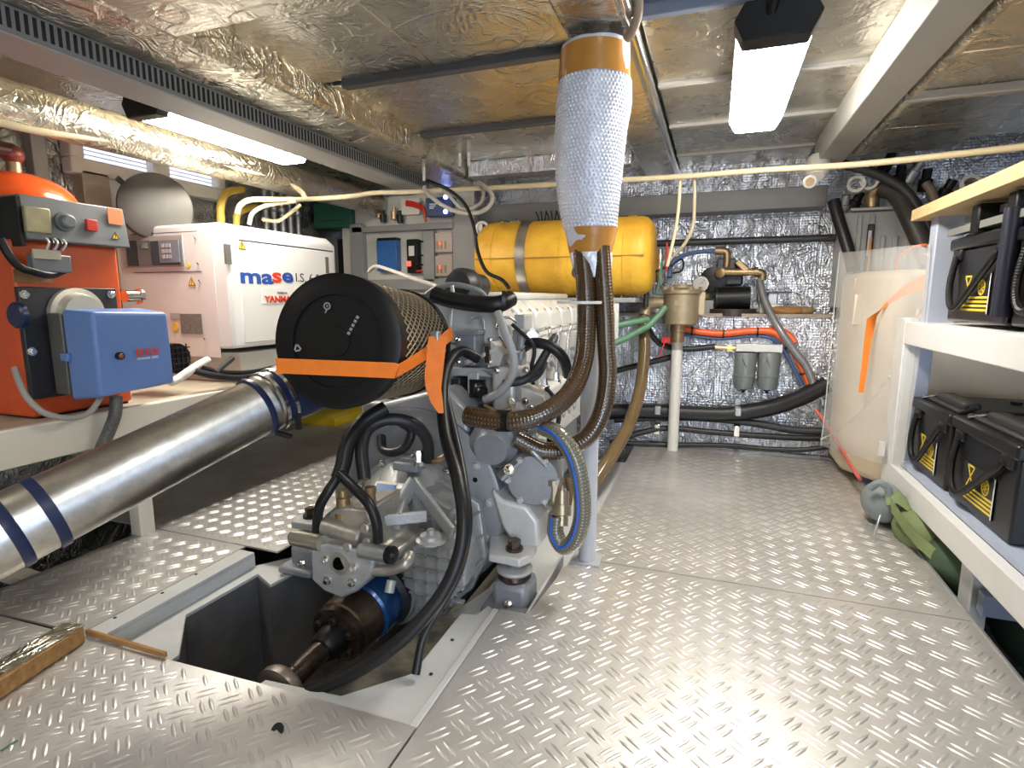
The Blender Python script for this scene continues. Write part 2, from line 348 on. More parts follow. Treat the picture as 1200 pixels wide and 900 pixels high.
# walls
def struct(name, m_, mm, bevel=0):
    o = m_.build(name, mm, bevel=bevel); o['kind'] = 'structure'; return o
wb = struct('wall_back', M().box((-2.75, 3.60, -0.5), (1.75, 3.66, 1.75)), F_WALL)
lower = M().box((-0.75, 3.34, -0.1), (0.66, 3.40, 0.75)).build('foil_panel', F_WALL, wb); lower['label'] = 'lower foil-covered bulkhead panel'
M().box((-0.75, 3.33, 0.75), (0.58, 3.60, 0.768)).build('ledge', mat('ledge_wood', (0.42, 0.36, 0.28), 0, 0.6, 0.3, 9), wb)
for (x0, x1, z0, z1) in ((-0.3, 0.08, 0.768, 1.31), (0.085, 0.53, 0.768, 1.31), (-0.3, 0.62, 1.46, 1.56)):
    M().box((x0, 3.585, z0), (x1, 3.60, z1)).build('foil_panel', F_WALL, wb, bevel=0.004)
for x in (-0.28, 0.02, 0.33): M().box((x, 3.334, 0.0), (x + 0.296, 3.34, 0.745)).build('foil_panel', F_WALL, wb, bevel=0.004)
M().box((-1.75, 3.44, 1.335), (0.53, 3.60, 1.445)).build('beam', mat('beam_dark', (0.24, 0.24, 0.235), 0, 0.5, 0.08, 5), wb, bevel=0.004)
struct('wall_left', M().box((-2.81, -1.6, -0.5), (-2.75, 3.66, 1.75)), F_LEFT)
struct('wall_right', M().box((1.75, -1.6, -0.5), (1.81, 3.66, 1.75)), F_WALL)
struct('wall_front', M().box((-2.81, -1.66, -0.5), (1.81, -1.6, 1.75)), F_CEIL)
# ceiling with panels, girders, bars
ce = struct('ceiling', M().box((-2.81, -1.66, 1.70), (1.81, 3.66, 1.76)), GREYP)
def cpanel(x0, x1, y0, y1, z, m_=F_CEIL, t=0.03, name='foil_panel'):
    return M().box((x0, y0, z), (x1, y1, z + t)).build(name, m_, ce, bevel=0.003)
for y0, y1 in ((-1.6, 1.195), (1.83, 2.43), (2.47, 3.05), (3.09, 3.6)): cpanel(-1.38, -0.435, y0, y1, 1.62 if y0 > -1 else 1.535)
cpanel(-0.92, -0.435, 1.2, 1.795, 1.62); cpanel(-1.38, -0.925, 1.2, 1.795, 1.622)
for y0, y1 in ((-1.6, 1.62), (1.66, 2.2), (2.22, 2.72), (2.74, 3.26), (3.28, 3.6)): cpanel(-0.235, 0.44, y0, y1, 1.62)
for y in (2.21, 2.73, 3.27): M().box((-0.235, y - 0.012, 1.606), (0.44, y + 0.012, 1.622)).build('joint_strip', BEAMG, ce, bevel=0.003)
BARD = mat('bar_dark', (0.08, 0.08, 0.085), 0.2, 0.45)
for y, x0, x1 in ((1.81, -1.30, -0.44), (2.45, -1.34, -0.44)): M().box((x0, y - 0.018, 1.598), (x1, y + 0.018, 1.64)).build('cross_bar', BARD, ce, bevel=0.004)
M().box((-1.36, 3.02, 1.535), (-0.44, 3.10, 1.62)).build('foil_strip', F_WALL, ce, bevel=0.006)
M().box((-0.235, 1.625, 1.59), (0.44, 1.655, 1.63)).build('cross_bar', mat('bar_blue', (0.16, 0.19, 0.26), 0.1, 0.45), ce, bevel=0.004)
M().box((-0.43, -1.6, 1.575), (-0.262, 3.59, 1.70)).build('foil_girder', F_CEIL, ce, bevel=0.012)
M().cyl((-0.252, -1.6, 1.585), (-0.252, 3.59, 1.585), 0.016, n=14).build('girder_bead', CHROME, ce)['label'] = 'bright rounded silver edge of the girder'
M().box((-1.60, -1.6, 1.53), (-1.37, 3.59, 1.70)).build('foil_girder', F_WRAP, ce, bevel=0.018)
# slotted cable duct girder
M().box((-1.76, -1.6, 1.468), (-1.604, 3.05, 1.53)).build('grey_girder', BEAMG, ce, bevel=0.004)
sl = M().box((-1.606, -1.6, 1.472), (-1.598, 3.05, 1.535)).build('slotted_strip', mat('slot_face', (0.20, 0.205, 0.21), 0, 0.5), ce)
g = M()
y = -0.2
while y < 3.0:
    g.box((-1.5985, y, 1.482), (-1.5965, y + 0.0085, 1.527)); y += 0.0185
g.build('slot', BLACK, sl, smooth=False)['kind'] = 'stuff'
# left ceiling field
for y0, y1 in ((-1.6, 0.9), (0.905, 1.75), (1.755, 2.6), (2.605, 3.59)): cpanel(-2.75, -1.77, y0, y1, 1.60, F_WRAP)
M().tube([(-2.18, -1.6, 1.47), (-2.18, 0.8, 1.47), (-2.18, 2.0, 1.475), (-2.16, 3.3, 1.48)], 0.075, 18).build('foil_lagged_pipe', F_WRAP, ce, ang=60)
# right girder and field
M().box((0.428, -1.6, 1.50), (0.545, 3.25, 1.62)).build('grey_girder', BEAMG, ce, bevel=0.004)
M().cyl((0.585, -1.6, 1.525), (0.585, 3.1, 1.525), 0.018, n=14).build('foil_roll', F_WRAP, ce)
for y0, y1 in ((-1.6, 1.2), (1.205, 2.0), (2.005, 2.75), (2.755, 3.2)): cpanel(0.56, 0.98, y0, y1, 1.53, F_CEIL)
for y0, y1 in ((-1.6, 1.5), (1.505, 2.35), (2.355, 3.2)): cpanel(0.985, 1.75, y0, y1, 1.575, F_CEIL)
M().box((0.56, 2.30, 1.50), (1.75, 2.33, 1.53)).build('cross_bar', BEAMG, ce, bevel=0.004)
# windows in the port side
for i, (y0, y1) in enumerate(((1.80, 2.13), (2.22, 2.52))):
    z0, z1 = 1.47, 1.585
    wdw = thing('window_%d' % (i + 1), None, None, (-2.72, (y0 + y1) / 2, z0), kind='structure')
    fr = M()
    for (a, b, c, d) in ((y0 - 0.06, y1 + 0.05, z0 - 0.07, z0), (y0 - 0.06, y1 + 0.05, z1, z1 + 0.05), (y0 - 0.06, y0, z0, z1), (y1, y1 + 0.05, z0, z1)): fr.box((-2.75, a, c), (-2.68, b, d))
    fr.build('window_frame', CREAM, wdw, bevel=0.008)
    M().box((-2.745, y0, z0), (-2.735, y1, z1)).build('pane', WINLIT, wdw)
    bl = M()
    for k in range(6): bl.box((-2.732, y0 + 0.004, z0 + 0.006 + k * 0.02), (-2.724, y1 - 0.004, z0 + 0.010 + k * 0.02))
    bl.build('blind_slat', INKW, wdw)['kind'] = 'stuff'

# ---------------- hatch frame, engine bed, shaft ----------------
xy = lambda pts: [(p[0], p[1]) for p in pts]
hf = thing('hatch_frame', 'pale grey painted steel frame around the open floor hatch in front of the engine', 'frame', (-0.95, 0.9, -0.05))
M().box((-1.488, 0.845, -0.012), (-1.425, 1.37, 0.0)).build('rim', PAINTG, hf, bevel=0.002)
M().box((-1.434, 0.85, -0.05), (-1.425, 1.37, -0.012)).build('rim_web', PAINTG, hf)
lp = [(-1.43, 0.86), (-1.24, 0.88)] + xy([(-1.242,0.93,-0.05),(-1.388,1.072,-0.05),(-1.378,1.332,-0.05),(-1.285,1.289,-0.05),(-1.262,1.464,-0.05)]) + [(-1.22, 3.0), (-1.36, 3.0), (-1.36, 1.46), (-1.43, 1.37)]
M().prism(lp, 'z', -0.062, -0.05).build('ledge', PAINTG, hf, bevel=0.002)
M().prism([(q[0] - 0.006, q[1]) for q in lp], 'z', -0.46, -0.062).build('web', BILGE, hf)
fp = xy([(-0.924,0.859,-0.012),(-0.918,0.888,-0.012),(-0.724,0.903,-0.012),(-0.615,1.02,-0.012),(-0.615,1.285,-0.012),(-0.572,1.292,-0.012),(-0.559,1.346,-0.012)]) + [(-0.518, 1.325), (-0.518, 0.866), (-0.82, 0.866)]
M().prism(fp, 'z', -0.022, -0.008).build('ledge', PAINTG, hf, bevel=0.002)
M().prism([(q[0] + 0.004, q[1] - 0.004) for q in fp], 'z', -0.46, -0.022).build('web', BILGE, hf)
M().box((-0.536, 0.87, -0.008), (-0.518, 1.325, 0.001)).build('rim', PAINTG, hf, bevel=0.002)
for p in [(-0.896,0.848,-0.007),(-0.825,0.86,-0.007),(-0.627,0.858,-0.007),(-0.583,1.165,-0.007),(-0.572,1.031,-0.007),(-1.476,0.935,0),(-1.474,1.071,0),(-1.478,1.188,0)]: bolts([p], (0, 0, 1), 0.0035, 0.002, DARKM, hf, 'screw')
M().box((-1.467,0.853,0.002), (-1.19, 0.862, 0.016)).build('timber_strip', WOOD, hf, bevel=0.002)['label'] = 'raw brown timber strip along the plate edge'
eb = thing('engine_bed', 'pale grey steel engine bearer running under the right-hand engine mounts', 'frame', (-0.55, 1.3, -0.05))
M().prism([(-0.665, 1.33), (-0.50, 1.325), (-0.415, 1.72), (-0.415, 3.0), (-0.62, 3.0), (-0.62, 1.5)], 'z', -0.058, -0.045).build('flange', PAINTG, eb, bevel=0.002)
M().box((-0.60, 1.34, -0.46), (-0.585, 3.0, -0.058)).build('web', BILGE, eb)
M().box((-0.445, 1.33, -0.05), (-0.437, 1.72, -0.005)).build('rim', PAINTG, eb)

sh = thing('propeller_shaft', 'oily rusty propeller shaft with flanged coupling and blue ring in the hatch', 'shaft', (-0.88, 1.1, -0.06))
c0 = Vector((-0.896, 1.30, -0.022)); c1 = Vector((-0.915, 0.90, -0.062)); dd = (c1 - c0).normalized()
at_ = lambda t: c0 + dd * t
M().lathe(at_(-0.06), dd, [(0, 0.085), (0.01, 0.104), (0.05, 0.106), (0.062, 0.09)], 28).build('drum', DARKM, sh)
M().lathe(at_(0.0), dd, [(0, 0.090), (0.006, 0.094), (0.075, 0.094), (0.082, 0.088)], 32).build('blue_ring', RINGB, sh)['label'] = 'glossy blue ring'
M().lathe(at_(0.08), dd, [(0, 0.078), (0.004, 0.086), (0.075, 0.083), (0.082, 0.074)], 32).build('coupling', mat('brown_steel', (0.17, 0.125, 0.09), 0.8, 0.3, 0, 9, 0.2, 40, col2=(0.08, 0.05, 0.035)), sh)
fl = M().lathe(at_(0.16), dd, [(0, 0.078), (0.02, 0.078), (0.024, 0.066)], 28).build('flange', RUST, sh)
u, v, _ = basis(dd); bolts([at_(0.18) + (u * math.cos(k * 1.0472 + 0.4) + v * math.sin(k * 1.0472 + 0.4)) * 0.055 for k in range(6)], dd, 0.012, 0.016, RUST, fl)
M().lathe(at_(0.18), dd, [(0, 0.045), (0.05, 0.04), (0.06, 0.032)], 24).build('hub', BLACK, sh)
M().lathe(at_(0.23), dd, [(0, 0.028), (0.10, 0.028), (0.102, 0.026), (0.104, 0.028), (0.20, 0.028)], 22).build('shaft', RUST, sh)
M().lathe(at_(0.36), dd, [(0, 0.055), (0.012, 0.062), (0.028, 0.062), (0.032, 0.05)], 26).build('disc', mat('dull_steel', (0.42, 0.36, 0.30), 0.8, 0.35, 0.3, 10), sh)

# ---------------- engine ----------------
en = thing('marine_engine', 'big silver-grey marine diesel engine standing in the open floor', 'engine', (-0.88, 2.0, -0.05))
blk = M().box((-1.14, 1.6, -0.02), (-0.66, 2.85, 0.50)).build('cylinder_block', ENGD, en, bevel=0.015)
M().prism([(-1.08, -0.02), (-0.70, -0.02), (-0.76, -0.20), (-1.02, -0.20)], 'y', 1.62, 2.8).build('oil_pan', ENGD, en, bevel=0.01)
for k in range(6): M().box((-1.08, 1.66 + k * 0.195, 0.50), (-0.62, 1.845 + k * 0.195, 0.70)).build('cylinder_head', ENG, en, bevel=0.012)
for k in range(6):
    y0 = 1.67 + k * 0.195
    rc = M().prism([(-1.04, 0.70), (-0.635, 0.70), (-0.645, 0.80), (-0.70, 0.845), (-1.0, 0.845)], 'y', y0, y0 + 0.165).build('rocker_cover', ENGL, en, bevel=0.012)
    bolts([(-0.66, y0 + yy, 0.80) for yy in (0.03, 0.135)], (0.7, 0, 0.7), 0.008, 0.012, CHROME, rc)
M().box((-0.95, 2.0, 0.845), (-0.72, 2.85, 0.875)).build('air_manifold', ENGL, en, bevel=0.012)
# injector lines and valves along the right-hand side
for k in range(6):
    y0 = 1.80 + k * 0.16
    ln = M().tube(curve([(-0.58, y0, 0.55), (-0.575, y0, 0.68), (-0.57, y0 + 0.02, 0.735), (-0.59, y0 + 0.06, 0.74), (-0.625, y0 + 0.08, 0.73)], 6), 0.007, 8).build('injector_line', CHROME, en, ang=60)
    M().lathe((-0.58, y0, 0.50), (0, 0, 1), [(0, 0.02), (0.03, 0.02), (0.032, 0.014), (0.06, 0.012)], 10).build('injector_nut', CHROME, ln)
    M().lathe((-0.60, y0 + 0.03, 0.60), (1, 0, 0.4), [(0, 0.03), (0.03, 0.03), (0.035, 0.018), (0.05, 0.016)], 12).build('plug', ENGD, ln)
M().box((-0.66, 1.86, 0.455), (-0.56, 2.8, 0.525)).build('fuel_rail', ENGL, en, bevel=0.012)
pl = M().box((-0.62, 1.78, 0.30), (-0.575, 2.55, 0.455)).build('side_cover', ENGL, en, bevel=0.008)
for k in range(7): M().lathe((-0.578, 1.85 + k * 0.095, 0.385), (1, 0, 0), [(0, 0.032), (0.006, 0.03), (0.0065, 0.020), (0.002, 0.016)], 14).build('cover_hole', ENGD, pl)
M().box((-0.66, 1.66, 0.02), (-0.56, 2.2, 0.30)).build('pump_body', ENG, en, bevel=0.02)
# flywheel housing
fw = M().lathe((-0.88, 1.495, 0.205), (0, 1, 0), [(0, 0.296), (0.006, 0.305), (0.05, 0.305), (0.052, 0.30), (0.054, 0.318), (0.11, 0.318), (0.115, 0.30), (0.15, 0.27)], 64).build('flywheel_housing', ENGD, en)
bolts([(-0.88 + 0.268 * math.cos(2 * math.pi * k / 14 + 0.12), 1.495, 0.205 + 0.268 * math.sin(2 * math.pi * k / 14 + 0.12)) for k in range(14)], (0, -1, 0), 0.011, 0.012, ENG, fw)
M().cyl((-0.88 + 0.24 * math.cos(0.42), 1.4955, 0.205 + 0.24 * math.sin(0.42)), (-0.88 + 0.24 * math.cos(0.42), 1.494, 0.205 + 0.24 * math.sin(0.42)), 0.008, n=12).build('hole', BLACK, fw)
up_ = M().prism([(-1.03,1.53,0.518), (-0.957,1.53,0.565), (-0.664,1.53,0.541), (-0.7,1.53,0.404), (-1.127,1.53,0.246), (-1.11,1.53,0.367)][0:0] or [(q[0], q[2]) for q in [(-1.065,1.5,0.379),(-1.01,1.5,0.511),(-0.764,1.5,0.58),(-0.694,1.5,0.518),(-0.688,1.5,0.345),(-1.054,1.5,0.263)]], 'y', 1.515, 1.62).build('upper_housing', ENG, en, bevel=0.012)
# gearbox
gb = M().lathe((-0.86, 1.495, 0.13), (0, -1, 0), [(0, 0.235), (0.02, 0.235), (0.022, 0.22), (0.06, 0.20), (0.10, 0.17)], 40).build('gearbox_bell', CAST, en)
bolts([(-0.86 + 0.228 * math.cos(k * math.pi / 6), 1.476, 0.13 + 0.228 * math.sin(k * math.pi / 6)) for k in range(12)], (0, -1, 0), 0.010, 0.012, CHROME, gb)
r_ = M()
for k in range(10):
    a = 2 * math.pi * k / 10 + 0.2; c_, s_ = math.cos(a), math.sin(a)
    r_.bar((-0.86 + 0.20 * c_, 1.47, 0.13 + 0.20 * s_), (-0.86 + 0.16 * c_, 1.40, 0.13 + 0.16 * s_), 0.008, 0.035, up=(c_, 0, s_))
r_.build('rib', CAST, gb)['kind'] = 'stuff'
gpoly = [(q[0], q[2]) for q in [(-1.015,1.37,0.185),(-0.935,1.37,0.269),(-0.746,1.37,0.3),(-0.63,1.37,0.246),(-0.61,1.37,0.099),(-0.655,1.37,-0.015),(-0.756,1.37,-0.112),(-0.905,1.37,-0.126),(-1.017,1.37,-0.042)]]
gc = M().prism(gpoly, 'y', 1.35, 1.45).build('gearbox_case', CAST, en, bevel=0.01)
cxm = sum(q[0] for q in gpoly) / len(gpoly); czm = sum(q[1] for q in gpoly) / len(gpoly)
gf = M().prism([(cxm + (q[0] - cxm) * 1.05, czm + (q[1] - czm) * 1.05) for q in gpoly], 'y', 1.43, 1.455).build('case_flange', CAST, en, bevel=0.004)
r_ = M(); xs = [q[0] for q in gpoly]; zs = [q[1] for q in gpoly]
def clip(poly, val, k):
    out = []
    for i in range(len(poly)):
        a, b_ = poly[i], poly[(i + 1) % len(poly)]
        if (a[k] - val) * (b_[k] - val) < 0: t = (val - a[k]) / (b_[k] - a[k]); out.append(a[1 - k] + (b_[1 - k] - a[1 - k]) * t)
    return sorted(out)
for k in range(1, 7):
    x = min(xs) + (max(xs) - min(xs)) * k / 7; z0, z1 = clip(gpoly, x, 0); r_.box((x - 0.003, 1.335, z0), (x + 0.003, 1.36, z1))
for k in range(1, 6):
    z = min(zs) + (max(zs) - min(zs)) * k / 6; x0, x1 = clip(gpoly, z, 1); r_.box((x0, 1.336, z - 0.003), (x1, 1.36, z + 0.003))
for k in range(1, 6):
    z = min(zs) + (max(zs) - min(zs)) * k / 6; x0, x1 = clip(gpoly, z, 1); r_.box((x1 - 0.004, 1.335, z - 0.003), (x1 + 0.01, 1.44, z + 0.003))
r_.build('rib', CAST, gc)['kind'] = 'stuff'
bolts([(cxm + (q[0] - cxm) * 0.9, 1.35, czm + (q[1] - czm) * 0.9) for q in gpoly], (0, -1, 0), 0.009, 0.014, CHROME, gc)
M().lathe((-0.893, 1.36, -0.016), (0, -1, 0.0), [(0, 0.125), (0.015, 0.122), (0.02, 0.112), (0.04, 0.11)], 30).build('output_housing', CAST, gc)
# sloping top deck with the nameplate, brace rib and filler cap
def slab(q, t, nm, m_, par, bev=0.0):
    q = [Vector(p) for p in q]; n_ = (q[1] - q[0]).cross(q[3] - q[0]).normalized() * t
    return M().add(q + [p - n_ for p in q], [(0, 1, 2, 3), (7, 6, 5, 4), (0, 4, 5, 1), (1, 5, 6, 2), (2, 6, 7, 3), (3, 7, 4, 0)]).build(nm, m_, par, bevel=bev)
slab([(-0.865,1.2,0.268),(-0.754,1.2,0.27),(-0.804,1.36,0.32),(-0.926,1.36,0.316)], 0.03, 'top_deck', CAST, en, 0.006)
pq = [Vector(p) + Vector((0, -0.010, 0.016)) for p in [(-0.851,1.23,0.293),(-0.79,1.23,0.294),(-0.826,1.33,0.314),(-0.889,1.33,0.314)]]
np_ = slab(pq, 0.004, 'name_plate', mat('plate_cream', (0.55, 0.52, 0.42), 0.2, 0.4), en)
pb = [p + Vector((0, -0.001, 0.002)) for p in pq]
slab([pb[0].lerp(pb[3], 0.5), pb[1].lerp(pb[2], 0.5), pb[1].lerp(pb[2], 0.85), pb[0].lerp(pb[3], 0.85)], 0.002, 'blue_stripe', DEVB, np_)
br = M()
br.bar((-0.811,1.18,0.203), (-0.784,1.34,0.331), 0.012, 0.05); br.bar((-0.784,1.34,0.331), (-0.62,1.25,0.238), 0.012, 0.04); br.bar((-0.782,1.18,0.278), (-0.689,1.24,0.28), 0.012, 0.03)
br.build('brace', CAST, en, bevel=0.003)
M().lathe((-0.673,1.23,0.217), (0, 0, 1), [(0, 0.04), (0.006, 0.04), (0.01, 0.03), (0.018, 0.028), (0.02, 0.012), (0.032, 0.01)], 20).build('filler_cap', CAST, en)
scs = M().prism([(q[0], q[2]) for q in [(-0.8,1.27,0.165),(-0.63,1.27,0.221),(-0.598,1.27,0.185),(-0.599,1.27,0.075),(-0.681,1.27,-0.007),(-0.794,1.27,0.038)]], 'y', 1.28, 1.36).build('side_case', CAST, en, bevel=0.008)
r_ = M(); sp2 = [(-0.8,1.27,0.165),(-0.63,1.27,0.221),(-0.598,1.27,0.185),(-0.599,1.27,0.075),(-0.681,1.27,-0.007),(-0.794,1.27,0.038)]; X0, X1 = sp2[0][0] + 0.01, sp2[2][0] - 0.004; Z0, Z1 = sp2[4][2], sp2[2][2]
for k in range(1, 5): x = X0 + (X1 - X0) * k / 5; r_.box((x - 0.0025, 1.271, Z0 + 0.02), (x + 0.0025, 1.285, Z1 - 0.005))
for k in range(1, 5): z = Z0 + (Z1 - Z0) * k / 5; r_.box((X0 + (0.02 if k == 1 else 0), 1.271, z - 0.0025), (X1, 1.285, z + 0.0025))
r_.build('rib', CAST, scs)['kind'] = 'stuff'
M().box((-0.879,1.38,0.342), (-0.796,1.44,0.37)).build('top_clamp', ENGD, en, bevel=0.006)
M().bolt((-0.783,1.37,0.373), (0, 0, 1), 0.012, 0.04).build('clamp_bolt', CHROME, en)
# hydraulic valve block
vy = 1.13
vb = M().prism([(q[0], q[2]) for q in [(-0.961,1.13,0.148),(-0.962,1.13,0.225),(-0.936,1.13,0.285),(-0.896,1.13,0.319),(-0.798,1.13,0.325),(-0.775,1.13,0.271),(-0.762,1.13,0.228),(-0.723,1.13,0.216),(-0.734,1.13,0.182),(-0.78,1.13,0.165)]], 'y', 1.13, 1.30).build('valve_block', VALVE, en, bevel=0.008)
M().prism([(q[0], q[2]) for q in [(-0.966,1.12,0.204),(-0.916,1.12,0.222),(-0.868,1.12,0.22),(-0.796,1.12,0.222),(-0.772,1.12,0.199),(-0.784,1.12,0.151),(-0.827,1.12,0.105),(-0.876,1.12,0.077),(-0.93,1.12,0.086),(-0.969,1.12,0.112)]], 'y', 1.113, 1.36).build('pump_flange', CAST, vb, bevel=0.006)
M().lathe((-0.868,1.13,0.258), (1, 0, -0.12), [(-0.06, 0.026), (0.05, 0.026), (0.055, 0.02)], 18).build('spool_housing', VALVE, vb)
M().lathe((-0.892,1.15,0.288), (1, 0, 0.35), [(-0.03, 0.02), (0.055, 0.02), (0.06, 0.014)], 16).build('relief_valve', VALVE, vb)
M().cyl((-0.877,1.114,0.175), (-0.873,1.109,0.177), 0.0170, n=24).build('port', VOID, vb)
M().lathe((-0.876,1.113,0.175), (0, -1, 0), [(0, 0.030), (0.0028, 0.030), (0.003, 0.018), (0.0, 0.0165)], 30, cap=False).build('port_flange', VALVE, vb)
M().cyl((-1.041,1.14,0.208), (-0.932,1.12,0.217), 0.021, n=20).build('solenoid', mat('solenoid_steel', (0.50, 0.48, 0.38), 0.8, 0.35), vb)
M().cyl((-1.05,1.143,0.208), (-1.035,1.139,0.21), 0.016, n=16).build('solenoid_cap', BLACK, vb)
M().cyl((-0.802,1.11,0.224), (-0.707,1.09,0.237), 0.021, n=20).build('solenoid', GALV, vb)
M().lathe((-0.712,1.09,0.236), Vector((-0.68,1.085,0.239)) - Vector((-0.712,1.09,0.236)), [(0, 0.022), (0.012, 0.022), (0.014, 0.012), (0.022, 0.006)], 20).build('solenoid_cap', BLACK, vb)
M().tube(curve([(-0.806,1.13,0.16),(-0.742,1.13,0.172),(-0.694,1.13,0.196),(-0.697,1.16,0.207)], 6), 0.015, 14).build('return_pipe', VALVE, vb)
M().lathe((-0.733,1.13,0.146), (0, -0.5, -1), [(0, 0.012), (0.03, 0.012)], 12).build('bleed_stub', CAST, vb)
f_ = M().lathe((-0.884,1.15,0.285), (0, 0, 1), [(0, 0.024), (0.014, 0.024), (0.016, 0.014), (0.03, 0.014), (0.032, 0.018), (0.055, 0.018), (0.057, 0.013), (0.075, 0.013)], 12).build('hose_fitting', BRASS, vb)
f_ = M().lathe((-0.827,1.19,0.292), (0, 0, 1), [(0, 0.02), (0.014, 0.02), (0.016, 0.013), (0.05, 0.013), (0.052, 0.015), (0.07, 0.015)], 12).build('hose_fitting', BRASS, vb)
bolts([(-0.921,1.113,0.179),(-0.832,1.113,0.173),(-0.839,1.113,0.13),(-0.916,1.113,0.121),(-0.798,1.128,0.287),(-0.913,1.128,0.275)], (0, -1, 0), 0.008, 0.012, CHROME, vb)
for p, r in (((-0.899,1.128,0.254), 0.018), ((-0.853,1.128,0.219), 0.014), ((-0.799,1.128,0.278), 0.014), ((-0.795,1.128,0.242), 0.012), ((-0.946,1.13,0.218), 0.014)): M().lathe(p, (0, -1, 0.2), [(0, r), (0.012, r), (0.016, r * 0.7)], 14).build('valve_boss', VALVE, vb)
# engine mounts (right and left)
def mount(px, py_, sgn):
    c = Vector(px); t = M().box((c.x - 0.055, c.y - 0.05, -0.044), (c.x + 0.055, c.y + 0.06, 0.045)).build('engine_mount', ENGD, en, bevel=0.018)
    M().lathe((c.x, c.y, 0.04), (0, 0, 1), [(0, 0.042), (0.012, 0.05), (0.022, 0.044)], 26).build('rubber_cushion', RUST, t)
    M().lathe((c.x, c.y, 0.062), (0, 0, 1), [(0, 0.045), (0.008, 0.053), (0.016, 0.053), (0.02, 0.045)], 28).build('washer', ENG, t)
    M().cyl((c.x, c.y, 0.08), (c.x, c.y, 0.12), 0.016, n=12).build('stud', ENGD, t)
    M().prism([(c.x - sgn * 0.06, c.y - 0.05), (c.x + sgn * 0.035, c.y - 0.055), (c.x + sgn * 0.055, c.y - 0.02), (c.x + sgn * 0.05, c.y + 0.06), (c.x - sgn * 0.12, c.y + 0.11)], 'z', 0.105, 0.13).build('mount_arm', ENGL if sgn > 0 else CAST, t, bevel=0.005)
    M().bolt((c.x, c.y, 0.13), (0, 0, 1), 0.019, 0.03).build('nut', RUST, t)
    M().bolt((c.x + 0.0, c.y - 0.055, -0.01), (0, -1, 0.3), 0.011, 0.012).build('foot_bolt', CHROME, t)
    M().box((c.x - 0.075, c.y - 0.085, -0.044), (c.x + 0.055, c.y + 0.06, -0.018)).build('foot', ENGD, t, bevel=0.008)
mount((-0.51,1.43,0.141), 0, 1); mount((-1.232,1.43,0.147), 0, -1)
# castings on the right-hand side
M().prism([(q[0], q[2]) for q in [(-0.601,1.48,0.289),(-0.563,1.48,0.259),(-0.488,1.48,0.25),(-0.451,1.48,0.208),(-0.445,1.48,0.129),(-0.519,1.48,0.104),(-0.568,1.48,0.178)]], 'y', 1.47, 1.58).build('bracket_arm', ENGL, en, bevel=0.012)
st = M().lathe((-0.476,1.5,0.323), (0.25, -1, 0), [(-0.16, 0.085), (-0.02, 0.085), (0, 0.08), (0.01, 0.074), (0.014, 0.03)], 32).build('starter_cover', ENGD, en)
bolts([Vector((-0.476,1.5,0.323)) + Vector((0.07 * math.cos(k * 1.0472), -0.01 + 0.0175 * math.cos(k * 1.0472), 0.07 * math.sin(k * 1.0472))) for k in range(6)], (0.25, -1, 0), 0.008, 0.010, ENG, st)
M().box((-0.453,1.54,0.211), (-0.412,1.62,0.331)).build('oil_cooler', ENGL, en, bevel=0.015)
wp = M().lathe((-0.551,1.6,0.49), (0.15, -1, 0.1), [(-0.14, 0.075), (-0.02, 0.075), (0, 0.068), (0.006, 0.05), (0.025, 0.046), (0.03, 0.03)], 30).build('water_pump', ENG, en)
M().prism([(q[0], q[2]) for q in [(-0.539,1.58,0.588),(-0.463,1.58,0.566),(-0.436,1.58,0.521),(-0.473,1.58,0.465),(-0.538,1.58,0.54)]], 'y', 1.56, 1.64).build('pump_bracket', ENGL, en, bevel=0.006)
M().lathe((-0.603,1.5,0.415), (0.1, -1, -0.2), [(-0.1, 0.08), (0, 0.075), (0.01, 0.06), (0.03, 0.05)], 28).build('front_cover', ENGD, en)
M().bar((-0.568,1.46,0.33), (-0.511,1.5,0.39), 0.05, 0.012).build('lifting_lug', ENGD, en, bevel=0.003)
M().bolt((-0.533,1.45,0.363), (0.2, -1, 0.3), 0.012, 0.012).build('lug_bolt', CHROME, en)
fi = M()
fi.lathe((-0.389,1.5,0.235), (0.1, -0.4, -1), [(-0.06, 0.022), (-0.02, 0.022), (-0.018, 0.028), (0.01, 0.028), (0.012, 0.02), (0.04, 0.02)], 14)
fi.lathe((-0.416,1.52,0.277), (0, 0, 1), [(-0.03, 0.02), (0.03, 0.02), (0.032, 0.026), (0.05, 0.026)], 10)
fi.build('hose_union', mat('union_brass', (0.45, 0.38, 0.28), 0.8, 0.35), en)
# turbo, air elbow and upper boxes near the filter
M().lathe((-0.821,1.72,0.893), (0.1, 1, 0), [(0, 0.03), (0.005, 0.05), (0.03, 0.062), (0.07, 0.06), (0.09, 0.045), (0.16, 0.045)], 30).build('turbo_housing', DARKM, en)
M().lathe((-0.816,1.72,0.799), (0.1, 1, 0), [(0, 0.03), (0.005, 0.06), (0.03, 0.065), (0.06, 0.06), (0.12, 0.05)], 28).build('turbo_housing', ENG, en)
M().tube(curve([(-0.845,1.6,0.863),(-0.779,1.6,0.845),(-0.692,1.6,0.834),(-0.625,1.61,0.834),(-0.606,1.66,0.85)], 6), 0.026, 16).build('air_elbow', RUBBER, en)
M().lathe((-0.618,1.615,0.845), (0.9, 0.35, 0), [(0, 0.029), (0.012, 0.029)], 18).build('hose_clamp', DARKM, en)
M().box((-0.771,1.6,0.639), (-0.701,1.75,0.741)).build('control_box', ENGD, en, bevel=0.006)
M().box((-0.773,1.595,0.735), (-0.697,1.755,0.75)).build('box_lid', ENGD, en, bevel=0.003)
M().prism([(q[0], q[2]) for q in [(-0.661,1.62,0.636),(-0.649,1.62,0.717),(-0.609,1.62,0.678),(-0.621,1.62,0.643)]], 'y', 1.60, 1.75).build('box_corner', ENGL, en)
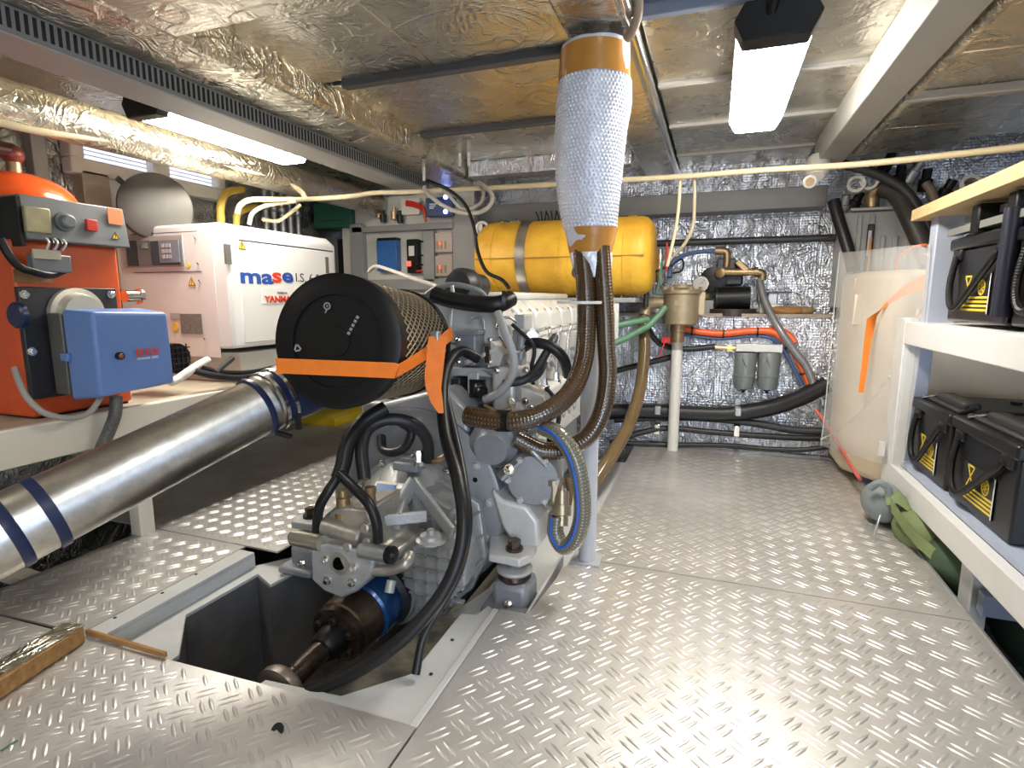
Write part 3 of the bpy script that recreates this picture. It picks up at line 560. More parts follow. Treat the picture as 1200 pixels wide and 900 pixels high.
M().box((-0.784,1.6,0.605), (-0.587,1.72,0.633)).build('bracket_plate', ENG, en, bevel=0.004)
M().box((-0.726,1.59,0.549), (-0.688,1.7,0.62)).build('junction_block', ENG, en, bevel=0.004)
M().box((-0.717,1.583,0.54), (-0.666,1.595,0.598)).build('connector_plate', BLACK, en, bevel=0.002)
M().lathe((-0.682,1.585,0.571), (0.6, -0.8, -0.3), [(0, 0.022), (0.02, 0.022), (0.022, 0.017), (0.04, 0.017)], 18).build('connector', BLACK, en)
M().box((-0.632,1.56,0.457), (-0.557,1.72,0.643)).build('timing_case', ENG, en, bevel=0.012)
M().bar((-0.724,1.57,0.652), (-0.635,1.6,0.693), 0.012, 0.012).build('linkage_rod', CHROME, en)
M().box((-0.664,1.585,0.653), (-0.649,1.605,0.705)).build('linkage_fork', RUST, en)
M().lathe((-0.73,1.57,0.671), (0, 0, 1), [(0, 0.012), (0.02, 0.012), (0.022, 0.008), (0.03, 0.008)], 8).build('linkage_nut', CHROME, en)
M().box((-0.609,1.7,0.74), (-0.571,1.78,0.799)).build('solenoid_plate', ENG, en, bevel=0.004)
M().box((-0.594,1.64,0.609), (-0.563,1.7,0.755)).build('sensor_block', ENGD, en, bevel=0.006)
M().cyl((-0.56,1.64,0.75), (-0.565,1.64,0.665), 0.014, n=14).build('sensor', ENGD, en)
M().lathe((-0.548,1.7,0.728), (0.4, -1, 0.2), [(0, 0.028), (0.01, 0.028), (0.012, 0.018), (0.024, 0.018)], 16).build('banjo_fitting', CHROME, en)

hose('grey_breather_hose', [(-0.619,1.58,0.809),(-0.586,1.56,0.749),(-0.556,1.55,0.679),(-0.561,1.55,0.622),(-0.602,1.55,0.568),(-0.654,1.56,0.542)], 0.013, mat('light_grey_hose', (0.36, 0.36, 0.36), 0, 0.4), 'smooth light grey breather hose bent beside the control box')
hose('black_fuel_hose', [(-0.566,1.66,0.695),(-0.523,1.64,0.714),(-0.468,1.64,0.705),(-0.432,1.66,0.667),(-0.425,1.7,0.609)], 0.017, CHAR, 'thick black hose arching beside the injector lines')
hose('black_cable', [(-0.579,1.6,0.773),(-0.51,1.6,0.709),(-0.515,1.6,0.644),(-0.516,1.62,0.589)], 0.006, RUBBER, 'thin black cable hanging beside the injector lines', 'cable')
hose('grey_cable', [(-0.592,1.56,0.593),(-0.53,1.58,0.607),(-0.503,1.62,0.642),(-0.474,1.66,0.706),(-0.477,1.72,0.728)], 0.013, RUBG, 'dark grey cable rising past the perforated side cover', 'cable')
hose('grey_pipe', [(-0.902,1.66,0.864),(-0.854,1.66,0.889),(-0.792,1.66,0.894),(-0.726,1.68,0.877),(-0.704,1.7,0.85)], 0.009, mat('grey_tube', (0.22, 0.22, 0.21), 0, 0.4), 'grey hose curved over the turbo housing')
hose('thin_grey_pipe', [(-0.798,1.64,0.891),(-0.791,1.63,0.85),(-0.793,1.62,0.79),(-0.791,1.6,0.715)], 0.006, GALV, 'thin grey pipe standing in front of the turbo housing', 'pipe')

# ---------------- air filter with strap, stainless exhaust pipe ----------------
fa = Vector((-0.83,1.08,0.751)); fb = Vector((-0.89,1.46,0.717)); fd = (fb - fa).normalized(); FL = (fb - fa).length; FR = 0.158
af = thing('air_filter', 'large round black-capped air filter with tan metal mesh', 'air filter', tuple(fa))
M().lathe(fa, fd, [(0.004, 0.11), (0.0, 0.112), (0.0, FR - 0.012), (0.006, FR + 0.002), (0.045, FR + 0.002), (0.05, FR - 0.004)], 64).build('end_cap', BLACK, af)
u, v, _ = basis(fd)
if v.z < 0: u, v = -u, -v
M().lathe(fa + fd * 0.0015, -fd, [(0, 0.116), (0.003, 0.115), (0.003, 0.110), (0, 0.109)], 48, cap=False).build('cap_ring', BLACK, af)
M().lathe(fa - u * 0.0 + fd * 0.003, -fd, [(0, 0.035), (0.002, 0.034), (0.002, 0.031)], 32).build('cap_boss', BLACK, af)
pp = M(); n = 90
pp.lathe(fa, fd, [(0.045, FR - 0.012), (FL, FR - 0.012)], 60); pp.build('paper_element', PAPER, af)
ms = M()
for fam in (-1, 1):
    for k in range(48):
        pts = []
        for j in range(13):
            t = j / 12; a = 2 * math.pi * k / 48 + fam * t * 1.35; pts.append(fa + fd * (0.048 + (FL - 0.055) * t) + (u * math.cos(a) + v * math.sin(a)) * (FR - 0.004))
        ms.tube(pts, 0.0017, 4)
ms.build('wire_mesh', MESHM, af)['kind'] = 'stuff'
M().lathe(fa + fd * (FL - 0.02), fd, [(0, FR), (0.004, FR + 0.003), (0.02, FR + 0.003), (0.026, FR - 0.01)], 56).build('end_ring', BLACK, af)
for (px_, s) in (((-0.849,1.07,0.834), 0), ((-0.927,1.07,0.733), 1)):
    lg = M(); c = fa + (Vector(px_) - fa) - fd * ((Vector(px_) - fa).dot(fd)) - fd * 0.001
    if s == 0:
        lg.lathe(c, -fd, [(0, 0.009), (0.001, 0.009), (0.001, 0.006), (0, 0.006)], 18, cap=False); lg.bar(c - v * 0.006, c - v * 0.016 + u * 0.005, 0.003, 0.001, up=fd); lg.bar(c + v * 0.003, c - v * 0.003, 0.003, 0.001, up=fd)
    else:
        tri = [c + (u * math.sin(a) + v * math.cos(a)) * 0.011 for a in (0.2, 2.29, 4.39)]
        for i in range(3): lg.bar(tri[i].lerp(tri[(i + 1) % 3], 0.12), tri[i].lerp(tri[(i + 1) % 3], 0.85), 0.004, 0.001, up=fd)
    lg.build('moulded_emblem', INKG, af)
ux = Vector((1, 0, 0)) - fd * fd.x; ux.normalize(); uz = Vector((0, 0, 1)) - fd * fd.z; uz.normalize()
for k in range(5):
    q = Vector((-0.796,1.07,0.769)); q = q - fd * ((q - fa).dot(fd)) - fd * 0.001; dv = ux * 0.5 + uz * 0.85
    M().bar(q + dv * (0.011 * k), q + dv * (0.011 * k + 0.007), 0.007, 0.001, up=fd).build('moulded_mark', INKG, af)
# strap: a flat band across the cap, over the mesh and hanging down
def ribbon(pts, nrm, wv, t=0.002):
    m_ = M(); L = []
    for p, nn, ww in zip(pts, nrm, wv):
        p, nn, ww = Vector(p), Vector(nn).normalized(), Vector(ww); L.append([p - ww / 2 + nn * t, p + ww / 2 + nn * t, p + ww / 2, p - ww / 2])
    vs = [q for r in L for q in r]; fs = [(0, 1, 2, 3), tuple(len(vs) - 4 + k for k in (3, 2, 1, 0))]
    for i in range(len(L) - 1):
        for k in range(4): fs.append((4 * i + k, 4 * i + 4 + k, 4 * i + 4 + (k + 1) % 4, 4 * i + (k + 1) % 4))
    return m_.add(vs, fs)
sp_ = thing('lashing_strap', 'bright orange lashing strap tied around the black air filter', 'strap', tuple(fa))
pts, nr, wv = [], [], []
zc = -0.062
x0 = math.sqrt((FR + 0.004) ** 2 - zc ** 2)
for k in range(7): t = -1 + 2 * k / 6; pts.append(fa + ux * x0 * t + uz * zc - fd * 0.006); nr.append(-fd); wv.append(uz * 0.036)
a0 = math.atan2(zc, x0)
for k in range(9):
    t = k / 8; a = a0 + t * 0.62; rr = ux * math.cos(a) + uz * math.sin(a)
    pts.append(fa + fd * (0.004 + t * (FL + 0.01)) + rr * (FR + 0.006)); nr.append(rr); tang = (fd * (FL) + (uz * math.cos(a) - ux * math.sin(a)) * FR * 0.62).normalized(); wv.append(rr.cross(tang) * -0.036)
ribbon(pts, nr, wv).build('band', STRAP, sp_, ang=50)
tl = [(-0.656,1.26,0.756),(-0.657,1.25,0.711),(-0.665,1.25,0.656),(-0.666,1.25,0.623),(-0.657,1.25,0.586),(-0.646,1.25,0.56)]
ribbon(tl, [(0.4, -1, 0.1)] * 6, [Vector((0.042, 0.018, 0))] * 3 + [Vector((0.036, 0.015, 0)), Vector((0.028, 0.012, 0)), Vector((0.012, 0.006, 0))]).build('loose_end', STRAP, sp_, ang=50)
M().box((-0.676,1.255,0.743), (-0.654,1.275,0.768)).build('buckle', GALV, sp_, bevel=0.003)

pa = Vector((-1.76, 0.10, 0.268)); pb = Vector((-1.145, 1.262, 0.585))
q0, q1 = Vector((-1.317, 0.653, 0.387)), Vector((-1.15, 1.261, 0.58)); pdv = (q1 - q0).normalized(); PR = 0.079
ep = thing('steel_duct', 'long scuffed stainless steel duct slanting across the left foreground', 'duct', tuple(q0))
M().lathe(q0 - pdv * 0.35, pdv, [(0, PR), (0.35 + 0.58, PR), (0.35 + 0.585, PR + 0.003), (0.35 + 0.60, PR + 0.003), (0.35 + 0.605, PR), (0.35 + 0.66, PR)], 48).build('tube', STEEL, ep)
for t in (-0.012, 0.052):
    M().lathe(q0 + pdv * t, pdv, [(0, PR + 0.002), (0.001, PR + 0.004), (0.016 if t < 0 else 0.02, PR + 0.004), (0.021, PR + 0.002)], 48).build('band', DBLUE, ep)['label'] = 'dark blue band'
M().lathe(q0 + pdv * 0.555, pdv, [(0, PR + 0.001), (0.004, PR + 0.008), (0.014, PR + 0.008), (0.018, PR + 0.001)], 48).build('end_collar', DBLUE, ep)['label'] = 'dark blue end collar'
M().lathe(q0 + pdv * 0.60, pdv, [(0, PR + 0.004), (0.05, PR + 0.006), (0.12, PR + 0.012), (0.16, PR + 0.012)], 40).build('sleeve', DBLUE, ep)['label'] = 'dark blue flexible sleeve'
for t in (0.60, 0.63): M().lathe(q0 + pdv * t, pdv, [(0, PR + 0.009), (0.01, PR + 0.009)], 40).build('clamp', CHROME, ep)
cl = M(); cl.bar((-1.084,1.23,0.538), (-1.085,1.23,0.486), 0.012, 0.012); cl.bar((-1.142,1.2,0.481), (-1.086,1.2,0.471), 0.014, 0.01)
cl.build('clamp_screw', DARKM, ep)
M().prism([(-2.72, 0.001), (-2.36, 0.001), (-2.36, 0.05), (-2.72, 0.14)], 'y', 3.02, 3.4).build('yellow_block', YELP)
tag(bpy.data.objects['yellow_block'], 'yellow painted block on the floor behind the steel duct end', 'block')

# ---------------- support post, bubble wrap, hoses hanging from it ----------------
po = thing('support_post', 'grey-white steel post standing on the floor plates beside the engine', 'post', (-0.352, 1.70, 0))
M().cyl((-0.352, 1.70, 0), (-0.352, 1.70, 1.575), 0.028, n=28).build('tube', mat('post_paint', (0.55, 0.56, 0.60), 0, 0.4, 0.08, 5), po)
M().box((-0.40, 1.655, 0), (-0.305, 1.745, 0.006)).build('foot_plate', mat('post_paint2', (0.40, 0.41, 0.43), 0, 0.5), po)
wc = lambda z: Vector((-0.362 + 0.006 * math.sin(z * 9), 1.685, z))
wr_pro = [(0.935, 0.058), (0.99, 0.062), (1.03, 0.073), (1.10, 0.083), (1.20, 0.094), (1.30, 0.100), (1.40, 0.105), (1.48, 0.100), (1.555, 0.095)]
def wrad(z):
    for (a, ra), (b_, rb) in zip(wr_pro, wr_pro[1:]):
        if a <= z <= b_: return ra + (rb - ra) * (z - a) / (b_ - a)
    return wr_pro[-1][1] if z > 1 else wr_pro[0][1]
bw = thing('bubble_wrap_sleeve', 'silvery bubble wrap sleeve taped around the post head and hoses', 'wrapping', (-0.36, 1.685, 0.94))
m_ = M(); zs_ = [0.925 + 0.63 * k / 60 for k in range(61)]; vs = []; n = 48
for z in zs_:
    c = wc(z)
    for i in range(n):
        a = 2 * math.pi * i / n; r = wrad(z) * (1 + 0.02 * math.sin(3 * a + z * 14) + 0.012 * math.sin(7 * a - z * 31) + (0.05 * math.sin(5 * a + z * 60) if z < 0.98 else 0))
        zz = z + (0.018 * math.sin(2 * a) if z < 0.94 else 0); vs.append(c + Vector((r * math.cos(a), r * math.sin(a), zz - z)))
fs = []
for j in range(len(zs_) - 1):
    for i in range(n): k = (i + 1) % n; fs.append((j * n + i, j * n + k, (j + 1) * n + k, (j + 1) * n + i))
m_.add(vs, fs).build('film', WRAP, bw, ang=180)
bb = M(); z = 1.06; row = 0
while z < 1.46:
    c = wc(z); r = wrad(z); n_ = int(2 * math.pi * r / 0.0115)
    for i in range(n_):
        a = 2 * math.pi * (i + 0.5 * (row % 2)) / n_; rr = r * (1 + 0.02 * math.sin(3 * a + z * 14) + 0.012 * math.sin(7 * a - z * 31))
        p = c + Vector((rr * math.cos(a), rr * math.sin(a), 0)); e = Vector((math.cos(a), math.sin(a), 0)); t = Vector((-e.y, e.x, 0)); ring = [p + (t * math.cos(q * math.pi / 3) + Vector((0, 0, 1)) * math.sin(q * math.pi / 3)) * 0.0052 - e * 0.001 for q in range(6)]
        ring2 = [p + (t * math.cos(q * math.pi / 3) + Vector((0, 0, 1)) * math.sin(q * math.pi / 3)) * 0.0032 + e * 0.0032 for q in range(6)]
        bb.add(ring + ring2, [(q, (q + 1) % 6, 6 + (q + 1) % 6, 6 + q) for q in range(6)] + [(6, 7, 8, 9, 10, 11)])
    z += 0.0102; row += 1
bb.build('bubble', WRAP, bw, ang=180)['kind'] = 'stuff'
for (z0, z1) in ((0.985, 1.055), (1.462, 1.545)):
    M().lathe((wc(z0).x, 1.685, z0), (0, 0, 1), [(0, wrad(z0) * 1.03), (z1 - z0, wrad(z1) * 1.03)], 44, cap=False).build('brown_tape', TAPE, bw)['label'] = 'glossy brown packing tape'
hose('grey_cable', [(-0.258,1.62,1.54),(-0.24,1.6,1.55),(-0.225,1.58,1.58),(-0.224,1.56,1.621)], 0.012, mat('cable_tan', (0.30, 0.22, 0.15), 0, 0.5), 'brown-grey cable climbing from the wrap head to the ceiling', 'cable')
spiral_hose('spiral_hose', [(-0.379,1.655,1),(-0.363,1.64,0.9),(-0.353,1.62,0.775),(-0.352,1.58,0.666),(-0.374,1.52,0.586),(-0.427,1.46,0.537),(-0.497,1.43,0.514),(-0.578,1.42,0.512),(-0.656,1.43,0.517)], 0.0285, HOSEB, HOSEW, 'brown wire-reinforced hose curving left from the post to the engine front')
M().lathe((-0.541,1.425,0.511), (1, 0, 0.03), [(-0.02, 0.031), (0.02, 0.031)], 20).build('hose_coupling', BLACK)
tag(bpy.data.objects['hose_coupling'], 'black rubber sleeve around the lower bend of the brown hose', 'sleeve')
spiral_hose('spiral_hose', [(-0.324,1.66,0.999),(-0.307,1.645,0.85),(-0.296,1.63,0.726),(-0.285,1.61,0.627),(-0.292,1.58,0.531),(-0.326,1.56,0.456),(-0.384,1.54,0.417),(-0.454,1.51,0.411),(-0.525,1.48,0.45)], 0.027, HOSEB, HOSEW, 'dark spiral hose right of the post looping under to the engine')
spiral_hose('spiral_hose', [(-0.44,1.47,0.492),(-0.387,1.45,0.477),(-0.342,1.44,0.423),(-0.319,1.44,0.34),(-0.317,1.45,0.251),(-0.338,1.46,0.175),(-0.375,1.47,0.145),(-0.401,1.48,0.176),(-0.402,1.49,0.224)], 0.0245, HOSEC, mat('clear_wire', (0.42, 0.40, 0.33), 0.3, 0.3), 'clear wire-reinforced hose with blue stripe bending down beside the post', stripe=(-0.35, -1, 0.25))
spiral_hose('spiral_hose', [(-0.37,3.17,0.747),(-0.348,3.08,0.574),(-0.345,2.92,0.387),(-0.365,2.72,0.245),(-0.397,2.52,0.163),(-0.433,2.36,0.096),(-0.471,2.28,0.028)], 0.031, mat('tan_spiral_hose', (0.17, 0.11, 0.05), 0, 0.2, 0.2, 4, coat=0.5), HOSEW, 'tan-brown spiral hose descending from the bronze strainer behind the post')
tie = M().lathe((-0.375, 1.635, 0.835), (0, 0, 1), [(0, 0.070), (0.008, 0.070)], 30, cap=False).build('cable_tie', PVC)
tag(tie, 'white plastic tie binding the hoses to the post', 'tie')
# black hoses and cables around the gearbox
hose('black_hose', [(-0.843,1.3,0.551),(-0.885,1.25,0.517),(-0.898,1.2,0.469),(-0.894,1.17,0.419),(-0.894,1.15,0.39)], 0.021, RUBBER, 'thick taped black cable loom dropping to the gearbox valves')
hose('black_cable', [(-0.891,1.15,0.4),(-0.904,1.12,0.365),(-0.928,1.11,0.319),(-0.949,1.12,0.25)], 0.013, RUBBER, 'left branch of the taped black loom ending on a solenoid', 'cable')
hose('black_cable', [(-0.885,1.145,0.402),(-0.819,1.11,0.385),(-0.764,1.09,0.359),(-0.744,1.09,0.314),(-0.748,1.1,0.261)], 0.013, RUBBER, 'right branch of the taped black loom ending on a solenoid', 'cable')
hose('black_hose', [(-0.844,1.19,0.379),(-0.87,1.22,0.454),(-0.873,1.26,0.499),(-0.836,1.3,0.518),(-0.784,1.34,0.503),(-0.761,1.38,0.449),(-0.768,1.4,0.379)], 0.0175, CHAR, 'black rubber hose arching over from the gearbox fitting')
hose('black_hose', [(-0.959,1.45,0.423),(-0.935,1.42,0.391),(-0.889,1.41,0.39),(-0.853,1.42,0.412),(-0.84,1.43,0.456),(-0.881,1.44,0.477)], 0.014, CHAR, 'small curled black hose on the grey housing')
hose('thick_black_cable', [(-0.672,1.55,0.67),(-0.705,1.5,0.694),(-0.711,1.42,0.662),(-0.688,1.34,0.597),(-0.64,1.26,0.5),(-0.564,1.17,0.421),(-0.521,1.11,0.342),(-0.517,1.07,0.267),(-0.545,1.03,0.189),(-0.605,0.98,0.113),(-0.692,0.94,0.043),(-0.814,0.9,-0.023)], 0.0165, RUBBER, 'long thick black cable sweeping down in front of the gearbox into the hatch', 'cable')
hose('black_cable', [(-0.673,1.34,0.574),(-0.611,1.27,0.477),(-0.553,1.19,0.395),(-0.522,1.14,0.32),(-0.535,1.12,0.219),(-0.566,1.09,0.142),(-0.593,1.04,0.079),(-0.594,1,0.009)], 0.010, CHAR, 'thinner black cable running beside the thick one into the hatch', 'cable')
M().tube(curve([(-0.765,1.4,0.379),(-0.74,1.4,0.382),(-0.716,1.42,0.399),(-0.724,1.43,0.422)], 5), 0.010, 10).build('copper_elbow', BRASS)
tag(bpy.data.objects['copper_elbow'], 'small copper elbow fitting beside the black hose end', 'fitting')

# small pipework and fittings that crowd the engine's after end
for i, (pts, r, m_) in enumerate((
    ([(-0.629,1.62,0.731),(-0.601,1.6,0.707),(-0.579,1.6,0.689),(-0.553,1.62,0.694),(-0.544,1.66,0.723)], 0.005, CHROME), ([(-0.676,1.6,0.632),(-0.628,1.58,0.615),(-0.59,1.57,0.579),(-0.596,1.57,0.539)], 0.006, GALV),
    ([(-0.579,1.6,0.615),(-0.529,1.6,0.601),(-0.497,1.62,0.616),(-0.487,1.66,0.652)], 0.007, RUBG), ([(-0.645,1.64,0.757),(-0.641,1.66,0.783),(-0.62,1.68,0.79),(-0.598,1.7,0.774)], 0.005, CHROME),
    ([(-0.721,1.56,0.532),(-0.692,1.54,0.497),(-0.695,1.52,0.461)], 0.008, DARKM), ([(-0.65,1.55,0.525),(-0.595,1.53,0.514),(-0.557,1.54,0.525)], 0.006, BRASS), ([(-0.475,1.62,0.578),(-0.436,1.6,0.543),(-0.422,1.58,0.496),(-0.429,1.56,0.46)], 0.007, DARKM),
    ([(-0.736,1.62,0.769),(-0.713,1.62,0.791),(-0.683,1.62,0.786),(-0.678,1.62,0.754)], 0.005, GALV), ([(-0.516,1.5,0.428),(-0.47,1.48,0.412),(-0.437,1.5,0.371)], 0.008, GALV), ([(-0.388,1.56,0.32),(-0.377,1.55,0.271),(-0.384,1.54,0.22)], 0.010, BRASS))):
    M().tube(curve(pts, 6), r, 8).build('pipe', m_, en, ang=60)
bolts([(-0.759,1.597,0.722),(-0.651,1.597,0.724),(-0.76,1.597,0.651),(-0.652,1.597,0.655)], (0, -1, 0), 0.006, 0.008, CHROME, en)
bolts([(-0.613,1.557,0.635),(-0.52,1.557,0.639),(-0.614,1.557,0.481),(-0.52,1.557,0.546)], (0, -1, 0), 0.008, 0.010, CHROME, en)
bolts([(-0.554,1.53,0.548),(-0.495,1.53,0.531),(-0.505,1.53,0.469),(-0.559,1.53,0.47)], (0.15, -1, 0.1), 0.008, 0.010, CHROME, en)
M().box((-0.622,1.6,0.532), (-0.586,1.66,0.565)).build('dark_gap', DARKM, en, bevel=0.004)  # dark blocks standing in for the dark gaps between components
M().box((-0.791,1.6,0.521), (-0.757,1.66,0.599)).build('dark_gap', DARKM, en, bevel=0.004)
M().box((-0.461,1.58,0.413), (-0.418,1.66,0.439)).build('rubber_pad', DARKM, en, bevel=0.004)

# ---------------- port side: platform, boiler, generator ----------------
pf = thing('equipment_platform', 'long cream-painted steel platform carrying the boiler and the white generator', 'platform', (-2.3, 1.9, 0))
M().box((-2.75, -1.2, 0.44), (-1.93, 3.30, 0.467)).build('top', mat('platform_top', (0.62, 0.55, 0.42), 0, 0.5, 0.3, 7), pf, bevel=0.004)
M().box((-1.93, -1.2, 0.36), (-1.90, 3.30, 0.475)).build('front_rail', CREAM, pf, bevel=0.005)
for y in (0.2, 1.33, 3.2): M().box((-1.96, y, 0.0 if y > 2 else -0.46), (-1.905, y + 0.055, 0.36)).build('leg', CREAM, pf, bevel=0.004)
M().bar((-2.7, 1.9, 0.03), (-1.98, 1.1, 0.40), 0.05, 0.03).build('brace', CREAM, pf)
M().bar((-2.7, 0.7, 0.30), (-1.98, 1.1, -0.1), 0.06, 0.03).build('brace', CREAM, pf)

bo = thing('boiler', 'orange heating boiler with grey control panel and blue burner', 'boiler', (-2.3, 1.27, 0.467))
M().box((-2.62, 1.105, 0.475), (-2.02, 1.43, 1.03)).build('casing', ORANGE, bo, bevel=0.008)
M().box((-2.60, 1.14, 0.467), (-2.03, 1.42, 0.49)).build('base', BLACK, bo)
p0, p1 = (-1.965,1.124,1.153), (-1.965,1.423,1.028)
cp = M().prism([(-2.30, p1[2]), (-1.965, p1[2]), (-1.985, p0[2] + 0.01), (-2.30, p0[2] + 0.01)], 'y', p0[1], 1.442).build('control_panel', PANEL, bo, bevel=0.004)
M().box((-2.3, p0[1] - 0.012, p1[2] - 0.02), (-1.975, p0[1] - 0.001, p0[2])).build('panel_side', BLACK, cp)
M().box((-1.974,1.121,1.049), Vector((-1.974,1.192,1.126)) + Vector((0.016, 0, 0))).build('thermometer', mat('dial_tan', (0.36, 0.32, 0.18), 0.2, 0.4, 0.2, 20), cp, bevel=0.004)
M().box((-1.972,1.136,1.033), Vector((-1.972,1.178,1.057)) + Vector((0.004, 0, 0))).build('sticker', STICK, cp)
kb = M().lathe((-1.974,1.235,1.093), (1, 0, 0), [(0, 0.028), (0.005, 0.03), (0.012, 0.030), (0.014, 0.022), (0.03, 0.021), (0.034, 0.016)], 24).build('knob', PANEL, cp)
M().box((-1.972,1.299,1.073), Vector((-1.972,1.333,1.11)) + Vector((0.012, 0, 0))).build('switch', REDP, cp, bevel=0.002)
M().box((-1.974,1.378,1.105), Vector((-1.974,1.428,1.158)) + Vector((0.003, 0, 0))).build('sticker', mat('label_orange', (0.75, 0.25, 0.10), 0, 0.5), cp)
def warn(p, right, up, s, parent, n_):
    p, r, u_ = Vector(p), Vector(right), Vector(up); n_ = Vector(n_) * 0.0012
    a = [p - r * s - u_ * s * 0.85, p + r * s - u_ * s * 0.85, p + u_ * s * 0.95]
    t = M().add(a + [q + n_ for q in a], [(0, 1, 2), (3, 4, 5), (0, 1, 4, 3), (1, 2, 5, 4), (2, 0, 3, 5)]).build('warning_sign', STICK, parent, smooth=False)
    t['label'] = 'yellow triangular warning sign'
    m_ = M(); q = p + n_ * 1.3
    for i in range(3):
        b0, b1 = a[i] + n_ * 1.3, a[(i + 1) % 3] + n_ * 1.3; m_.bar(b0.lerp(q, 0.08), b1.lerp(q, 0.08), 0.12 * s, 0.0006, up=n_)
    m_.bar(q + u_ * s * 0.42, q - u_ * s * 0.15 + r * 0.1 * s, 0.14 * s, 0.0006, up=n_); m_.bar(q - u_ * s * 0.05 - r * 0.06 * s, q - u_ * s * 0.6, 0.12 * s, 0.0006, up=n_)
    m_.build('symbol', INKD, t)
warn((-1.968,1.393,1.066), (0, 1, 0), (0, 0, 1), 0.014, cp, (1, 0, 0))
wbk = M().box((-1.98,1.12,0.932), Vector((-1.98,1.231,0.986)) + Vector((0.03, 0, 0))).build('wiring_box', PANEL, bo, bevel=0.004)
M().box((-1.95,1.121,0.97), Vector((-1.95,1.197,0.999)) + Vector((0.01, 0, 0))).build('terminal_strip', mat('terminal_cream', (0.5, 0.45, 0.32), 0, 0.5), wbk, bevel=0.002)
for k in range(5):
    M().tube(curve([(-1.945, 1.16 + 0.011 * k, 1.0), (-1.93, 1.16 + 0.012 * k, 1.02), (-1.95, 1.165 + 0.012 * k, 1.035)], 4), 0.003, 6).build('wire', INKD if k % 2 else PVC, wbk)
M().tube(curve([(-1.96,1.05,1.021),(-1.95,1.061,0.978),(-1.95,1.083,0.945),(-1.95,1.117,0.932),(-1.96,1.173,0.924),(-1.97,1.226,0.945)], 6), 0.012, 10).build('wire_loom', BLACK, wbk)
M().box((-2.016,1.102,0.899), Vector((-2.016,1.208,0.937)) + Vector((0.003, 0, 0))).build('rating_plate', mat('copper_label', (0.42, 0.22, 0.10), 0.4, 0.4, 0.4, 40), bo)
bp = M().box((-2.022, (-2,1.101,0.881)[1], 0.535), Vector((-2,1.399,0.886))).build('burner_plate', DARKM, bo, bevel=0.003)
bolts([(-1.998,1.113,0.863),(-1.998,1.375,0.865),(-1.998,1.113,0.687)], (1, 0, 0), 0.010, 0.014, CHROME, bp)
M().lathe((-1.998,1.253,0.8), (1, 0, 0), [(0, 0.085), (0.02, 0.085), (0.022, 0.07), (0.05, 0.06)], 32).build('burner_flange', mat('flange_alu', (0.55, 0.53, 0.45), 0.5, 0.4), bp)
yb0, yb1, zb0, zb1 = 1.165, 1.425, 0.535, 0.815
bs = M().box((-1.99, yb0 - 0.003, zb0 + 0.01), (-1.925, yb1 - 0.02, zb1 - 0.01)).build('burner_base', mat('burner_base', (0.13, 0.13, 0.12), 0.3, 0.5), bo, bevel=0.004)
bu = M(); V8 = [(-1.925, yb0, zb0 - 0.008), (-1.925, yb1, zb0 - 0.008), (-1.925, yb1, zb1 + 0.003), (-1.925, yb0, zb1 + 0.003), (-1.80, yb0 + 0.01, zb0 + 0.008), (-1.785, yb1 - 0.002, zb0 + 0.022), (-1.785, yb1 - 0.006, zb1 - 0.012), (-1.80, yb0 + 0.012, zb1 - 0.004)]
bu.add(V8, [(0, 1, 2, 3)[::-1], (4, 5, 6, 7), (0, 1, 5, 4), (1, 2, 6, 5), (2, 3, 7, 6), (3, 0, 4, 7)])
bu = bu.build('burner_cover', BLUE, bo, bevel=0.012, seg=3); bu['label'] = 'blue plastic burner cover'
M().box((-1.935, yb0 - 0.012, 0.655), (-1.90, yb0 + 0.004, 0.68)).build('latch', BLUE, bu, bevel=0.003)
M().cyl((-1.797,1.242,0.668), Vector((-1.797,1.242,0.668)) + Vector((0.012, 0, 0)), 0.0125, n=20).build('reset_bezel', BLACK, bu)
M().ball(Vector((-1.797,1.242,0.668)) + Vector((0.010, 0, 0)), 0.009).build('reset_lamp', AMBER, bu)
rt = Vector((0.06, 1, 0)); u_ = Vector((-0.03, 0, 1))
text('ELCO', 0.031, Vector((-1.783,1.291,0.664)), rt, u_, INKR, bu, bold=0.0012, sx=1.0)
text('economic 2000', 0.0135, Vector((-1.783,1.292,0.65)), rt, u_, INKW, bu, sx=0.85)
M().lathe((-2.05,1.482,0.859), (0, 1, 0), [(-0.02, 0.022), (0.03, 0.022), (0.032, 0.03), (0.04, 0.03)], 18).build('pipe_union', CHROME, bo)
M().lathe((-2.0, 1.10, (-2,1.05,0.8)[2]), (0, -1, 0), [(0, 0.04), (0.015, 0.04), (0.02, 0.034)], 24).build('gauge', DBLUE, bo)
hose('grey_cable', [(-2.01,1.069,0.638),(-1.96,1.049,0.603),(-1.9,1.032,0.56),(-1.86,1.049,0.514),(-1.84,1.104,0.488),(-1.84,1.162,0.496),(-1.85,1.207,0.534)], 0.009, mat('cable_grey', (0.33, 0.31, 0.28), 0, 0.5), 'grey cable looping below the blue burner', 'cable')
hose('braided_hose', [(-1.86,1.263,0.527),(-1.85,1.247,0.473),(-1.86,1.228,0.418),(-1.87,1.2,0.352),(-1.9,1.194,0.263)], 0.019, mat('braid', (0.20, 0.20, 0.19), 0.5, 0.5, 0.5, 120), 'braided steel hose hanging below the blue burner')

